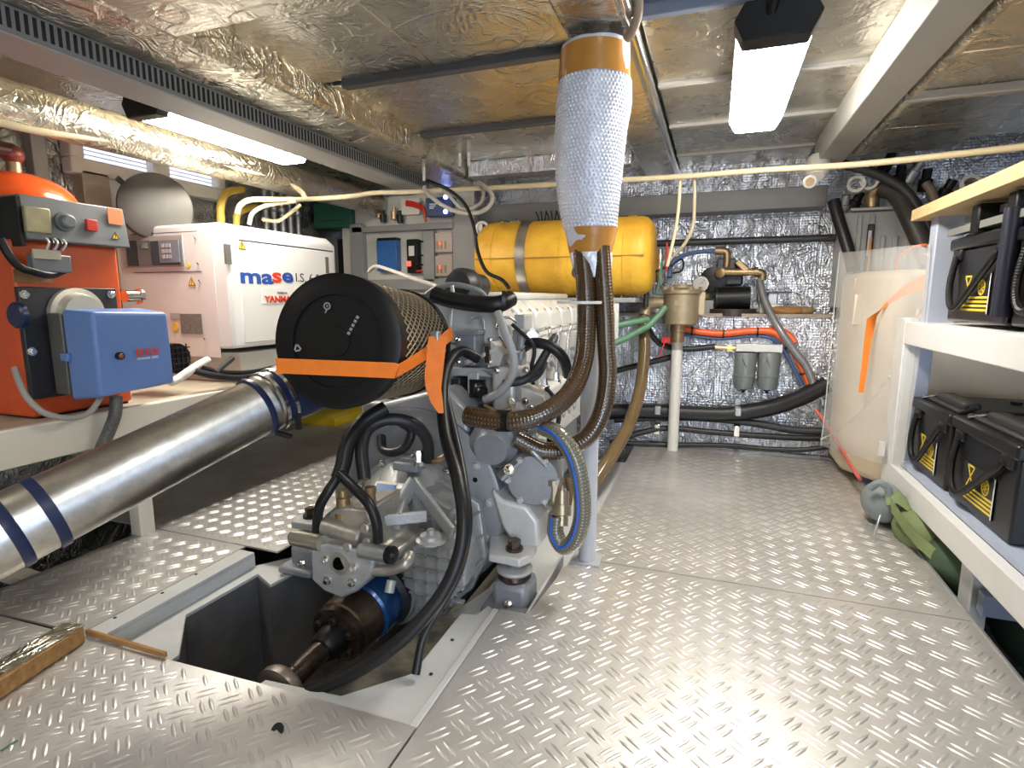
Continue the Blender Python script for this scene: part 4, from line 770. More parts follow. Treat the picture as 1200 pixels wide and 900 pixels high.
ev = thing('expansion_vessel', 'glossy orange domed vessel standing behind the grey boiler panel', 'vessel', (-2.42, 1.38, 1.03))
pc = Vector((-2.35,1.33,1.181)); 
M().lathe((pc.x, pc.y, 1.03), (0, 0, 1), [(0, 0.15), (0.04, 0.17), (pc.z - 1.03, 0.175)] + [(pc.z - 1.03 + 0.11 * math.sin(t * math.pi / 16), 0.175 * math.cos(t * math.pi / 16)) for t in range(1, 8)], 36).build('dome', VESSEL, ev)
M().cyl((pc.x, pc.y, pc.z + 0.10), (pc.x, pc.y, pc.z + 0.16), 0.022, n=14).build('neck', BRASS, ev)
M().ball((pc.x, pc.y, pc.z + 0.17), 0.035).build('valve_body', mat('rust_red', (0.22, 0.05, 0.03), 0.2, 0.4), ev)
M().tube([(pc.x, pc.y, pc.z + 0.18), (pc.x + 0.02, pc.y - 0.25, pc.z + 0.17), (pc.x + 0.03, pc.y - 0.6, pc.z + 0.17)], 0.028, 12).build('pipe', mat('dark_red_pipe', (0.07, 0.02, 0.018), 0.2, 0.45), ev)

ge = thing('generator', 'white boxed generator set with blue and red lettering on its side', 'generator', (-2.3, 2.27, 0.467))
gx, gy0, gy1, gz0, gz1 = -2.0, 1.895, 2.64, 0.60, 1.178
prof = [(-2.6, gz0), (gx, gz0 + 0.03), (gx, gz1 - 0.04), (gx - 0.05, gz1), (-2.6, gz1)]
M().prism(prof, 'y', gy0, gy1).build('housing', GENW, ge, bevel=0.014, seg=3)
M().box((-2.58, gy0 + 0.05, 0.467), (-2.02, gy1 - 0.03, 0.605)).build('plinth', mat('plinth', (0.55, 0.54, 0.50), 0, 0.45), ge, bevel=0.006)
sd = M().box((gx - 0.004, gy0 + 0.06, gz0 + 0.05), (gx + 0.006, gy1 - 0.03, gz1 - 0.075)).build('side_door', GENW, ge, bevel=0.004)
M().box((gx - 0.002, gy0 + 0.07, gz1 - 0.075), (gx + 0.003, gy1 - 0.028, gz1 - 0.068)).build('door_gap', INKD, ge)
M().box((gx, (-1.994,1.879,1.067)[1], gz1 - 0.18), (gx + 0.0085, (-1.994,1.91,1.07)[1], gz1 - 0.095)).build('latch', mat('latch_grey', (0.16, 0.15, 0.14), 0.2, 0.4), sd)
M().box((gx, gy1 - 0.10, gz1 - 0.19), (gx + 0.0085, gy1 - 0.075, gz1 - 0.105)).build('latch', MATS['latch_grey'], sd)
warn((-1.994,1.973,1.086), (0, 1, 0), (0, 0, 1), 0.022, sd, (1, 0, 0))
rt = (0, 1, 0); u_ = (0, 0, 1); X_ = gx + 0.0065
def word(body, size, pp_, col, bold=0.0, sx=1.0, par=sd, x=None): return text(body, size, (X_ if x is None else x, pp_[1], pp_[2]), rt, u_, col, par, bold=bold, sx=sx)
MS = 0.094
a_ = (-1.994,1.948,0.921)
word('ma', MS, a_, INKB, 0.003, 1.78); word('s', MS, (-1.994,2.143,0.929), INKR, 0.003, 1.78); word('e', MS, (-1.994,2.208,0.932), INKB, 0.003, 1.72)
word('I.S. 6.0', 0.062, (-1.994,2.3,0.935), INKD, 0.0, 1.15)
st_ = M().box((-1.994,2.069,0.826), Vector((-1.994,2.398,0.903)) + Vector((0.0012, 0, 0))).build('sticker', GENW, sd)
word('POWERED BY', 0.012, (-1.992,2.169,0.874), INKD, 0, 0.9, st_, gx + 0.0085)
word('YANMAR', 0.040, (-1.992,2.089,0.834), INKR, 0.002, 1.2, st_, gx + 0.0085)
# end face with the control panel
yE = gy0 - 0.004
M().box((-2.674,1.895,0.587), Vector((-2.077,1.895,1.137)) + Vector((0, -0.003, 0))).build('end_panel', GENP, ge, bevel=0.002)
for q in [(-2.149,1.889,0.97),(-2.154,1.889,1.143)]: M().box((-2.57, 1.888, q[2] - 0.0015), (q[0], 1.8905, q[2] + 0.0015)).build('panel_joint', INKD, ge)
gp = M().box((-2.628,1.885,0.993), Vector((-2.237,1.885,1.131)) + Vector((0, -0.004, 0))).build('control_panel', mat('panel_mauve', (0.42, 0.38, 0.36), 0.1, 0.4), ge, bevel=0.002)
for (x0, x1) in ((150, 160), (164, 176), (180, 186)):
    pass
M().box((-2.581,1.876,1), Vector((-2.514,1.876,1.114)) + Vector((0, -0.005, 0))).build('switch_plate', INKD, gp)
M().box((-2.508,1.876,1.002), Vector((-2.427,1.876,1.111)) + Vector((0, -0.005, 0))).build('switch_plate', mat('meter', (0.16, 0.14, 0.13), 0, 0.3), gp)
M().box((-2.477,1.869,1.077), Vector((-2.43,1.869,1.102)) + Vector((0, -0.003, 0))).build('meter_window', CHROME, gp)
M().box((-2.421,1.876,1), Vector((-2.244,1.876,1.108)) + Vector((0, -0.008, 0))).build('controller', mat('ctrl_dark', (0.05, 0.055, 0.07), 0, 0.35), gp, bevel=0.002)
M().box((-2.364,1.866,1.01), Vector((-2.242,1.866,1.107)) + Vector((0, -0.002, 0))).build('keypad', mat('ctrl_grey', (0.20, 0.21, 0.24), 0, 0.4), gp)
for i in range(3):
    for j in range(3):
        c = Vector((-2.343,1.862,1.028)); M().box((c.x + i * 0.020, c.y - 0.002, c.z + j * 0.024), (c.x + i * 0.020 + 0.015, c.y, c.z + j * 0.024 + 0.017)).build('key', mat('key_grey', (0.42, 0.42, 0.44), 0, 0.4), gp)
M().cyl((-2.222,1.889,0.997), Vector((-2.222,1.889,0.997)) + Vector((0, -0.003, 0)), 0.010, n=18).build('yellow_dot', STICK, ge)
warn((-2.209,1.888,0.926), (1, 0, 0), (0, 0, 1), 0.022, ge, (0, -1, 0))
M().box((-2.299,1.888,0.691), Vector((-2.169,1.888,0.782)) + Vector((0, -0.002, 0))).build('rating_plate', mat('rating_grey', (0.30, 0.28, 0.26), 0.3, 0.4, 0.3, 60), ge)
M().box((-2.36,1.888,0.756), Vector((-2.298,1.888,0.784)) + Vector((0, -0.002, 0))).build('sticker', mat('stick_grey', (0.42, 0.40, 0.38), 0, 0.4), ge)
M().cyl((-2.333,1.888,0.722), Vector((-2.333,1.888,0.722)) + Vector((0, -0.003, 0)), 0.018, n=22).build('yellow_dot', STICK, ge)
for q in [(-2.167,1.888,1.11),(-2.164,1.888,1),(-2.163,1.888,0.925),(-2.161,1.888,0.667)]:
    M().tube([q, Vector(q) + Vector((0.008, -0.012, 0.006)), Vector(q) + Vector((0.012, -0.010, 0.0))], 0.003, 6).build('thumb_screw', DARKM, ge)
fm = thing('electric_motor', 'small black finned motor between the blue burner and white generator', 'motor', (-2,1.61,0.615))
M().cyl(Vector((-2,1.613,0.615)) - Vector((0.16, 0, 0)), (-2,1.613,0.615), 0.06, n=28).build('body', BLACK, fm)
gr = M()
for k in range(5): gr.box(Vector((-1.998,1.612,0.615)) + Vector((0, -0.056, -0.045 + k * 0.021)), Vector((-1.998,1.612,0.615)) + Vector((0.004, 0.056, -0.041 + k * 0.021)))
for k in range(5): gr.box(Vector((-1.998,1.612,0.615)) + Vector((0, -0.045 + k * 0.021, -0.056)), Vector((-1.998,1.612,0.615)) + Vector((0.004, -0.041 + k * 0.021, 0.056)))
gr.build('fan_grille', CHAR, fm)
hose('white_hose', [(-1.99,1.742,0.595),(-1.96,1.67,0.583),(-1.94,1.604,0.564),(-1.94,1.565,0.546),(-1.93,1.519,0.536)], 0.016, PVC, 'short white hose lying between the motor and the platform edge')
hose('black_hose', [(-1.94,1.635,0.564),(-1.92,1.703,0.538),(-1.91,1.823,0.512),(-1.92,1.979,0.511),(-1.95,2.179,0.526)], 0.014, CHAR, 'black hose lying along the platform in front of the generator')
hose('black_hose', [(-1.96,1.669,0.576),(-1.95,1.753,0.545),(-1.94,1.901,0.523),(-1.95,2.093,0.528),(-1.97,2.264,0.542)], 0.013, RUBBER, 'second black hose on the platform, tucked against the generator plinth')
hose('black_cable', [(-1.93,1.722,0.546),(-1.97,1.804,0.567),(-2,1.88,0.588)], 0.012, RUBG, 'short black cable rising into the generator plinth', 'cable')
# vessel, boards on the hull side
dr = thing('pressure_vessel', 'round dull grey metal vessel end behind the white generator', 'vessel', (-2.5,1.975,1.287))
dc = Vector((-2.42,1.916,1.266)); M().lathe(dc, (0.80, -0.60, 0), [(-0.15, 0.15), (-0.02, 0.152), (0, 0.146), (0.006, 0.13), (0.012, 0.08), (0.014, 0.03)], 36).build('shell', DRUM, dr)
M().bar((-2.5,1.805,1.376), (-2.5,1.843,1.347), 0.012, 0.02).build('strap_end', DARKM, dr)
ws = bpy.data.objects['wall_left']
M().box((-2.75, (-2.7,1.907,1.364)[1], 0.9), (-2.70, (-2.7,2.078,1.395)[1] + 0.1, 1.42)).build('wall_board', WHITE, ws, bevel=0.004)
M().box((-2.75, (-2.7,1.777,1.341)[1], 0.9), (-2.68, (-2.7,1.899,1.363)[1], 1.42)).build('wall_post', mat('post_brown', (0.33, 0.28, 0.20), 0, 0.5), ws, bevel=0.004)
M().box((-2.75, (-2.7,1.6,1.378)[1], 0.9), (-2.70, (-2.7,1.659,1.39)[1], 1.6)).build('wall_post', GREYP, ws, bevel=0.004)
for k in range(5):
    M().box((-2.75, 1.2 + k * 0.5, 0.5), (-2.742, 1.692 + k * 0.5, 1.40)).build('foil_panel', F_LEFT, ws, bevel=0.003)
# yellow hoses and cream conduits at the back left
hose('yellow_hose', [(-2.42,2.27,1.233),(-2.42,2.279,1.328),(-2.45,2.352,1.402),(-2.5,2.508,1.45)], 0.020, mat('yellow_hose', (0.52, 0.36, 0.06), 0, 0.4), 'thick mustard yellow hose rising behind the generator, left one', group=None)
hose('yellow_hose', [(-2.42,2.367,1.219),(-2.42,2.38,1.291),(-2.45,2.453,1.329),(-2.5,2.599,1.367)], 0.018, MATS['yellow_hose'], 'mustard yellow hose nearer the generator centre, right one')
hose('cream_conduit', [(-2.15,1.151,1.401),(-2.15,1.289,1.403),(-2.14,1.446,1.421),(-2.13,1.629,1.445),(-2.13,1.853,1.45),(-2.12,2.166,1.451),(-2.12,2.389,1.455),(-2.12,2.525,1.42),(-2.1,2.538,1.385)], 0.014, CONDUIT, 'cream plastic conduit running under the lit port ceiling lamp', 'conduit')
hose('cream_conduit', [(-2.15,2.115,1.25),(-2.13,2.12,1.288),(-2.1,2.165,1.317),(-2.05,2.302,1.336)] + [(-2.043,2.55,1.38),(-1.875,2.62,1.394),(-1.767,2.7,1.419),(-1.585,2.75,1.421),(-1.204,2.8,1.423),(-0.786,2.8,1.417),(-0.487,2.8,1.416),(-0.171,2.8,1.41),(0.187,2.75,1.403),(0.501,2.7,1.389),(0.761,2.6,1.378),(0.976,2.5,1.369),(1.047,2.45,1.361)], 0.0125, CONDUIT, 'long cream conduit crossing the whole room under the ceiling', 'conduit')
hose('cream_conduit', [(-2.12,2.153,1.202),(-2.1,2.159,1.253),(-2.08,2.229,1.298),(-2.04,2.381,1.34)], 0.010, CONDUIT, 'cream conduit bending down behind the generator top', 'conduit')
hose('cream_conduit', [(-2.14,2.264,1.241),(-2.13,2.352,1.243),(-2.1,2.394,1.277),(-2.06,2.448,1.334)], 0.009, CONDUIT, 'lower cream conduit with an elbow behind the generator', 'conduit')
hose('cream_conduit', [(-0.183,2.82,1.411),(-0.183,2.82,1.319),(-0.191,2.84,1.205),(-0.211,2.86,1.096),(-0.229,2.88,1.008)], 0.008, CONDUIT, 'thin cream conduit dropping toward the yellow tank end, left of its twin', 'conduit')
hose('cream_conduit', [(-0.119,2.82,1.406),(-0.114,2.82,1.303),(-0.117,2.84,1.19),(-0.149,2.86,1.114),(-0.201,2.9,1.058)], 0.008, mat('conduit_tan', (0.46, 0.39, 0.27), 0, 0.4), 'thin tan conduit dropping toward the yellow tank end, right of its twin', 'conduit')
# ---------------- ceiling lamps ----------------
def lamp(name, label, xc, y0, y1, z, body, hw=0.065, cap=0.055):
    t = thing(name, label, 'lamp', (xc, (y0 + y1) / 2, 1.60))
    M().box((xc - 0.035, y0 + 0.1, z + 0.06), (xc + 0.035, y1 - 0.1, 1.597)).build('bracket', BEAMG, t)
    M().prism([(xc - hw, z + 0.035), (xc + hw, z + 0.035), (xc + hw * 0.75, z + 0.075), (xc - hw * 0.75, z + 0.075)], 'y', y0, y1).build('housing', body, t, bevel=0.004)
    e = M().prism([(xc - hw * 1.05, z + 0.036), (xc - hw * 0.8, z - 0.012), (xc + hw * 0.8, z - 0.012), (xc + hw * 1.05, z + 0.036), (xc + hw * 0.8, z + 0.078), (xc - hw * 0.8, z + 0.078)], 'y', y0 - cap, y0 + 0.015).build('end_cap', BLACK, t, bevel=0.004)
    M().prism([(xc - hw, z + 0.034), (xc - hw * 0.72, z - 0.01), (xc + hw * 0.72, z - 0.01), (xc + hw, z + 0.034)], 'y', y0 + 0.015, y1).build('diffuser', LIT, t, bevel=0.008)
    return t
lamp('fluorescent_lamp', 'lit fluorescent lamp with black end cap on the port ceiling', -1.875, 1.49, 2.20, 1.478, BEAMG, 0.088, 0.03)
l2 = lamp('fluorescent_lamp', 'lit fluorescent lamp hanging to the right of the bubble wrap', 0.108, 1.64, 2.43, 1.49, BEAMG, 0.095)
M().tube(curve([(0.09, 1.60, 1.53), (0.10, 1.56, 1.57), (0.12, 1.53, 1.61)], 5), 0.014, 10).build('cable_gland', BLACK, l2)
hose('black_cable', [(-2.05, 0.62, 1.60), (-2.03, 0.68, 1.575), (-2.0, 0.75, 1.572), (-1.94, 0.82, 1.585), (-1.91, 0.86, 1.60)], 0.008, BLACK, 'short black cable drooping from the port ceiling foil', 'cable')

# ---------------- after bulkhead, left: frame with electrics ----------------
fy = 3.30
fr = thing('charger_rack', 'grey painted open frame holding chargers on the back bulkhead', 'frame', (-2.0, fy, 0.7))
def fb_(x0, y0, x1, y1, nm):
    return M().box((x0[0], fy, x0[2]), (x1[0], fy + 0.05, x1[2])).build(nm, GREYP, fr, bevel=0.003)
fb_((-2.378,3.3,0.702), 0, (-2.276,3.3,1.353), 0, 'upright'); fb_((-1.817,3.3,0.961), 0, (-1.734,3.3,1.286), 0, 'upright'); fb_((-1.599,3.3,0.959), 0, (-1.444,3.3,1.429), 0, 'upright')
fb_((-2.36,3.299,1.294), 0, (-1.586,3.299,1.333), 0, 'crossbar'); fb_((-2.381,3.299,0.909), 0, (-1.366,3.299,0.978), 0, 'crossbar')
M().box(((-2.475,3.36,0.91)[0], 3.352, (-2.477,3.36,0.88)[2]), ((-1.471,3.36,1.361)[0], 3.362, (-1.81,3.36,1.523)[2])).build('back_board', mat('board_white', (0.62, 0.60, 0.54), 0, 0.5), fr)
c1_ = thing('battery_charger', 'upright blue charger on the white board behind the air filter', 'charger', (-2.094,3.3,1.049))
M().box((-2.162,3.29,1.033), Vector((-2.008,3.29,1.241)) + Vector((0, 0.06, 0))).build('case', DEVB, c1_, bevel=0.004)
M().box((-2.15,3.285,1.234), Vector((-2.005,3.285,1.251)) + Vector((0, 0.06, 0))).build('end_cap', BLACK, c1_)
c2_ = thing('battery_charger', 'blue charger with two glowing blue lights above the grey frame', 'charger', (-1.685,3.28,1.361))
M().box((-1.771,3.27,1.369), Vector((-1.581,3.27,1.484)) + Vector((0, 0.06, 0))).build('case', mat('dev_dark_blue', (0.02, 0.06, 0.16), 0, 0.35), c2_, bevel=0.004)
M().ball((-1.626,3.265,1.481), 0.014).build('light', BLUELED, c2_); M().ball((-1.628,3.265,1.393), 0.014).build('light', BLUELED, c2_)
for k in range(3): q = Vector((-1.743,3.268,1.441)); M().box(q + Vector((0.0, 0, -0.012 * k)), q + Vector((0.055 - 0.012 * k, 0.004, -0.012 * k + 0.006))).build('print_line', INKW, c2_)
c3_ = thing('switch_unit', 'black electrical switch unit with red light on the white board', 'switch', (-1.895,3.3,1.128))
M().box((-1.937,3.3,1.018), Vector((-1.854,3.3,1.237)) + Vector((0, 0.05, 0))).build('body', BLACK, c3_, bevel=0.006)
M().box((-1.918,3.295,1.129), Vector((-1.878,3.295,1.193)) + Vector((0, 0.01, 0))).build('label_plate', PVC, c3_)
M().box((-1.932,3.293,1.063), Vector((-1.905,3.293,1.095)) + Vector((0, 0.01, 0))).build('light', REDLED, c3_)
for k, q in enumerate([(-1.861,3.3,1.215),(-1.863,3.3,1.128),(-1.865,3.3,1.067),(-1.866,3.3,1.028)]): M().tube(curve([q, Vector(q) + Vector((0.03, 0, 0.004)), Vector(q) + Vector((0.07, 0.01, 0))], 4), 0.006, 8).build('cable', REDP if k == 3 else BLACK, c3_)
for k, (lab, z_) in enumerate((('upper clear fuse box with red light in the grey frame', 0), ('lower clear fuse box with red light in the grey frame', 1))):
    q = Vector((-1.73,3.31,1.147)) if k == 0 else Vector((-1.733,3.31,0.994)); e = Vector((-1.605,3.31,1.271)) if k == 0 else Vector((-1.607,3.31,1.127))
    fb2 = thing('fuse_box', lab, 'fuse box', tuple(q)); M().box(q, e + Vector((0, 0.03, 0))).build('case', mat('fuse_grey', (0.45, 0.38, 0.33), 0.1, 0.3), fb2, bevel=0.004)
    M().ball(q.lerp(e, 0.3) + Vector((0, -0.004, 0.02)), 0.008).build('light', REDLED, fb2)
    for j in range(3): M().box(q + Vector((0.012 + j * 0.028, -0.005, 0.02)), q + Vector((0.024 + j * 0.028, 0.002, 0.07))).build('busbar', BRASS, fb2)
iso = thing('breaker_panel', 'cream breaker plate with red cables above the grey frame', 'breaker', (-1.906,3.3,1.401))
M().box((-1.976,3.31,1.395), Vector((-1.839,3.31,1.495)) + Vector((0, 0.03, 0))).build('plate', CREAM, iso)
for k in range(3): M().tube(curve([(-1.929,3.3,1.467),(-1.863,3.295,1.452),(-1.799,3.29,1.421),(-1.782,3.29,1.351)], 4), 0.007, 8).build('red_cable', REDP, iso).location.z += k * 0.012 - 0.012
dk = thing('valve_cluster', 'dark cluster of small valves and terminals on the grey frame top', 'valves', (-2.081,3.32,1.369))
for k, q in enumerate([(-2.145,3.31,1.414),(-2.113,3.31,1.385),(-2.028,3.31,1.398),(-1.983,3.31,1.374)]): M().lathe(q, (0, 0, 1), [(-0.03, 0.02), (0.02, 0.022), (0.025, 0.012), (0.05, 0.012)], 10).build('valve', BRASS if k % 2 == 0 else BLACK, dk)
cab = thing('cabinet', 'dark grey steel cabinet at the far back left corner', 'cabinet', (-2.612,3.4,0.972))
M().box((-2.815,3.42,0.881), Vector((-2.449,3.42,1.281)) + Vector((0, 0.12, 0))).build('body', mat('cab_grey', (0.13, 0.14, 0.14), 0, 0.45), cab, bevel=0.004)
M().box((-2.567,3.415,0.911), Vector((-2.518,3.415,1.271)) + Vector((0, 0.01, 0))).build('door_gap', BLACK, cab)
tg = thing('green_cabinet', 'dark green box above the cabinet at the back left', 'cabinet', (-2.526,3.3,1.364))
M().box((-2.671,3.3,1.335), Vector((-2.364,3.3,1.502)) + Vector((0, 0.2, 0))).build('body', mat('teal_dark', (0.03, 0.13, 0.09), 0, 0.45), tg, bevel=0.006)
M().box((-2.606,3.295,1.384), Vector((-2.401,3.295,1.386)) + Vector((0, 0.01, 0))).build('slot', BLACK, tg)
gv = thing('pipe_manifold', 'row of small grey valves and pipes behind the generator', 'pipes', (-2.6,2.838,1.372))
for k in range(5):
    q = Vector((-2.6,2.776,1.303)) + Vector((0, 0.07 * k, 0)); M().lathe(q, (0, 0, 1), [(-0.12, 0.018), (0.08, 0.018), (0.085, 0.026), (0.11, 0.026), (0.115, 0.016), (0.2, 0.016)], 12).build('pipe', GALV, gv)
M().box((-2.738, 2.66, 0.75), (-2.70, 3.4, 1.15)).build('back_plate', GREYP, gv)
# loops of cable above the frame
CG = mat('cable_light', (0.42, 0.39, 0.34), 0, 0.45)
hose('grey_cable_loop', [(-1.495,2.75,1.446),(-1.481,2.75,1.414),(-1.401,2.74,1.351),(-1.292,2.72,1.299),(-1.19,2.72,1.285),(-1.114,2.72,1.311),(-1.098,2.74,1.368),(-1.149,2.76,1.425),(-1.196,2.78,1.449)], 0.011, CG, 'light grey cable looping below the ceiling girder, wider loop', 'cable')
hose('grey_cable_loop', [(-1.486,2.8,1.472),(-1.419,2.78,1.446),(-1.35,2.76,1.386),(-1.281,2.75,1.32),(-1.222,2.76,1.318),(-1.173,2.77,1.351),(-1.167,2.78,1.404),(-1.224,2.8,1.454)], 0.009, CG, 'light grey cable looping below the ceiling girder, narrower loop', 'cable')
hose('black_cable', [(-1.463,2.72,1.464),(-1.329,2.7,1.409),(-1.215,2.66,1.32),(-1.152,2.62,1.208),(-1.113,2.58,1.079),(-1.035,2.5,0.979),(-0.918,2.4,0.935),(-0.848,2.3,0.898)], 0.009, BLACK, 'black cable dropping from the ceiling to the engine top', 'cable')
hose('grey_cable', [(-1.762,2.6,0.995),(-1.685,2.55,1.018),(-1.513,2.4,0.991),(-1.221,2.1,0.939),(-0.996,1.9,0.898),(-0.91,1.8,0.88)], 0.009, CG, 'grey cable draped behind the air filter', 'cable')
for i, q in enumerate([(-1.33,2.85,1.554),(-1.279,2.85,1.551),(-1.468,2.7,1.461)]):
    pg = M().cyl(q, Vector(q) + Vector((0, 0, 0.12)), 0.008, n=8).build('hanger', PVC); tag(pg, ['white hanger stub above the cable loops, left of two', 'white hanger stub above the cable loops, right of two', 'white hanger at the end of the slotted girder'][i], 'hanger')

# ---------------- yellow tank and what is around it ----------------
yt = thing('yellow_tank', 'yellow lagged cylindrical tank lying on the back shelf', 'tank', (-0.782,3.08,0.85))
ya, yb_ = Vector((-1.296,3.08,1.083)), Vector((-0.317,3.08,1.06)); L_ = yb_.x - ya.x; TR = 0.208
ya.z = yb_.z = 1.075; ya.y = yb_.y = 3.10
M().lathe(ya, (1, 0, 0), [(0, 0.15), (0.012, TR - 0.03), (0.035, TR - 0.008), (0.06, TR), (L_ - 0.06, TR), (L_ - 0.035, TR - 0.008), (L_ - 0.012, TR - 0.03), (L_, 0.15)], 18).build('shell', YEL, yt, bevel=0.003)
for t in (0.08, 0.52, 0.86): M().lathe(ya + Vector((L_ * t, 0, 0)), (1, 0, 0), [(0, TR + 0.004), (0.045, TR + 0.004)], 18).build('lagging_band', YEL, yt)
M().lathe(ya + Vector((L_ * 0.27, 0, 0)), (1, 0, 0), [(0, TR + 0.007), (0.055, TR + 0.007)], 40).build('steel_strap', STEEL, yt)['label'] = 'brushed steel strap'
M().box(ya + Vector((0.03, -TR - 0.003, -0.012)), ya + Vector((L_ - 0.03, -TR + 0.02, -0.006))).build('seam', mat('seam_brown', (0.35, 0.18, 0.02), 0, 0.6), yt)
sv = thing('wall_shelf', 'grey steel shelf under the yellow tank', 'shelf', (-0.9, 3.1, 0.8))
M().box(((-1.319,3.05,0.8)[0], 2.92, 0.83), ((-0.384,3.05,0.805)[0], 3.585, 0.855)).build('board', GREYP, sv, bevel=0.004)
M().box((-1.35, 2.93, 0.62), (-0.47, 2.95, 0.83)).build('apron', mat('apron_white', (0.66, 0.66, 0.64), 0, 0.45), sv, bevel=0.003)
for k, (px_, lab) in enumerate((((-1.324,3.15,1.263), 'white-rimmed black port ring at the left end of the yellow tank'),)):
    rg = thing('port_ring', lab, 'fitting', px_); M().lathe(px_, (0.1, -1, 0), [(0, 0.024), (0.01, 0.042), (0.022, 0.042), (0.026, 0.03), (0.012, 0.026)], 24).build('rim', PVC, rg); M().cyl(px_, Vector(px_) + Vector((0, -0.012, 0)), 0.027, n=18).build('core', BLACK, rg)
for k, q in enumerate([(-1.231,3.25,1.3),(-1.154,3.25,1.302),(-1.078,3.25,1.289)]):
    e = thing('chrome_fitting', ['left chrome pipe fitting above the yellow tank', 'middle chrome pipe fitting above the yellow tank', 'right chrome pipe fitting above the yellow tank'][k], 'fitting', q)
    M().lathe(q, (1, 0, 0), [(-0.03, 0.018), (-0.01, 0.018), (-0.009, 0.028), (0.01, 0.028), (0.011, 0.018), (0.03, 0.018)], 12).build('body', CHROME, e)
wl_ = thing('cable_bunch', 'bunch of thin black wires above the yellow tank', 'cables', (-0.95,3.3,1.314))
for k in range(8):
    q = Vector((-1.03,3.3,1.298)) + Vector((0.021 * k, 0, 0)); M().tube(curve([q, q + Vector((0.006, 0, 0.03)), q + Vector((0.012 * (k % 3 - 1), 0, 0.07))], 4), 0.004, 6).build('wire', BLACK, wl_)
# valves and hoses by the bronze strainer
bst = thing('sea_strainer', 'bronze cylindrical water strainer on a white standpipe', 'strainer', (-0.184,3.193,0))
bc = Vector((-0.184,3.193,0)); sx_, sy_ = bc.x, bc.y
zt, zbm = (-0.199,3.18,0.896)[2], (-0.191,3.18,0.711)[2]
M().lathe((sx_ + 0.012, sy_, zbm), (0, 0, 1), [(0, 0.086), (0.006, 0.092), (zt - zbm - 0.02, 0.092), (zt - zbm - 0.018, 0.104), (zt - zbm, 0.104), (zt - zbm + 0.012, 0.06), (zt - zbm + 0.03, 0.05)], 36).build('strainer_body', BRONZE, bst)
bolts([(sx_ + 0.012 + 0.095 * math.cos(k * 1.0472), sy_ + 0.095 * math.sin(k * 1.0472), zt - 0.002) for k in range(6)], (0, 0, 1), 0.012, 0.018, BRONZE, bst, 'wing_nut')
M().lathe((sx_, sy_, zbm - 0.14), (0, 0, 1), [(0, 0.030), (0.05, 0.030), (0.052, 0.036), (0.10, 0.036), (0.102, 0.042), (0.14, 0.042)], 24).build('bronze_neck', BRASS, bst)
M().cyl((sx_, sy_, 0), (sx_, sy_, zbm - 0.10), 0.030, n=24).build('standpipe', PVC, bst)['label'] = 'white plastic standpipe'
M().box((sx_ + 0.10, sy_ - 0.01, zbm + 0.05), (sx_ + 0.135, sy_ + 0.01, zt - 0.01)).build('side_bracket', mat('bracket_tan', (0.52, 0.44, 0.30), 0.2, 0.5), bst, bevel=0.006)
M().tube(curve([(sx_ - 0.08, sy_, zt - 0.07), (sx_ - 0.13, sy_, zt - 0.07), (sx_ - 0.17, sy_ - 0.0, zt - 0.085), (sx_ - 0.18, sy_ - 0.02, zt - 0.14)], 6), 0.032, 16).build('elbow', BRONZE, bst)
M().box((sx_ - 0.018, sy_ - 0.0935, zt - 0.085), (sx_ + 0.012, sy_ - 0.088, zt - 0.055)).build('cast_mark', BRONZE, bst)
hose('black_hose', [(-0.354,3.14,0.804),(-0.359,3.14,0.942),(-0.383,3.13,0.997),(-0.429,3.13,1.016),(-0.471,3.13,1.007)], 0.014, RUBG, 'short dark hose bent over below the right end of the yellow tank')
rv = thing('red_valve', 'red-handled lever valve below the right end of the yellow tank', 'valve', (-0.484,3.1,0.85)); M().box((-0.499,3.1,0.887), Vector((-0.479,3.1,0.965)) + Vector((0, 0.008, 0))).build('lever', REDP, rv, bevel=0.003); M().lathe((-0.486,3.11,0.85), (0, 0, 1), [(-0.02, 0.014), (0.02, 0.014)], 10).build('body', BRASS, rv)
rv = thing('red_valve', 'red-handled lever valve left of the white standpipe', 'valve', (-0.257,3.2,0.624)); M().bar((-0.248,3.2,0.624), (-0.28,3.19,0.529), 0.014, 0.006).build('lever', REDP, rv); M().box((-0.27,3.2,0.605), Vector((-0.221,3.2,0.639)) + Vector((0, 0.02, 0))).build('hub', REDP, rv, bevel=0.003)
gl = thing('red_lever', 'long red valve lever standing beside the yellow tank end', 'lever', (-0.262,3.2,1.08)); M().bar((-0.258,3.2,0.998), (-0.26,3.2,1.148), 0.018, 0.01).build('lever', REDP, gl, bevel=0.002)
gl = thing('green_lever', 'green valve lever standing beside the red one', 'lever', (-0.283,3.2,0.943)); M().bar((-0.303,3.2,0.873), (-0.283,3.2,1.049), 0.022, 0.012).build('lever', GREENH, gl, bevel=0.002)
vt = thing('valve_stack', 'chrome and black valve stack at the yellow tank end', 'valve', (-0.3,3.24,1.038)); M().lathe((-0.298,3.24,1), (0, 0, 1), [(-0.06, 0.02), (0, 0.02), (0.002, 0.03), (0.03, 0.03), (0.032, 0.018), (0.06, 0.018), (0.062, 0.026), (0.09, 0.026), (0.092, 0.015), (0.12, 0.015)], 12).build('body', CHROME, vt)
hose('green_hose', [(-0.517,2.9,0.607),(-0.446,2.95,0.637),(-0.387,3,0.671),(-0.319,3.05,0.715),(-0.247,3.1,0.805)], 0.018, GREENH, 'lower green hose between the post and the strainer')
hose('green_hose', [(-0.528,2.95,0.698),(-0.473,2.97,0.711),(-0.411,3,0.725),(-0.329,3.05,0.742)], 0.018, GREENH, 'upper green hose between the post and the strainer')
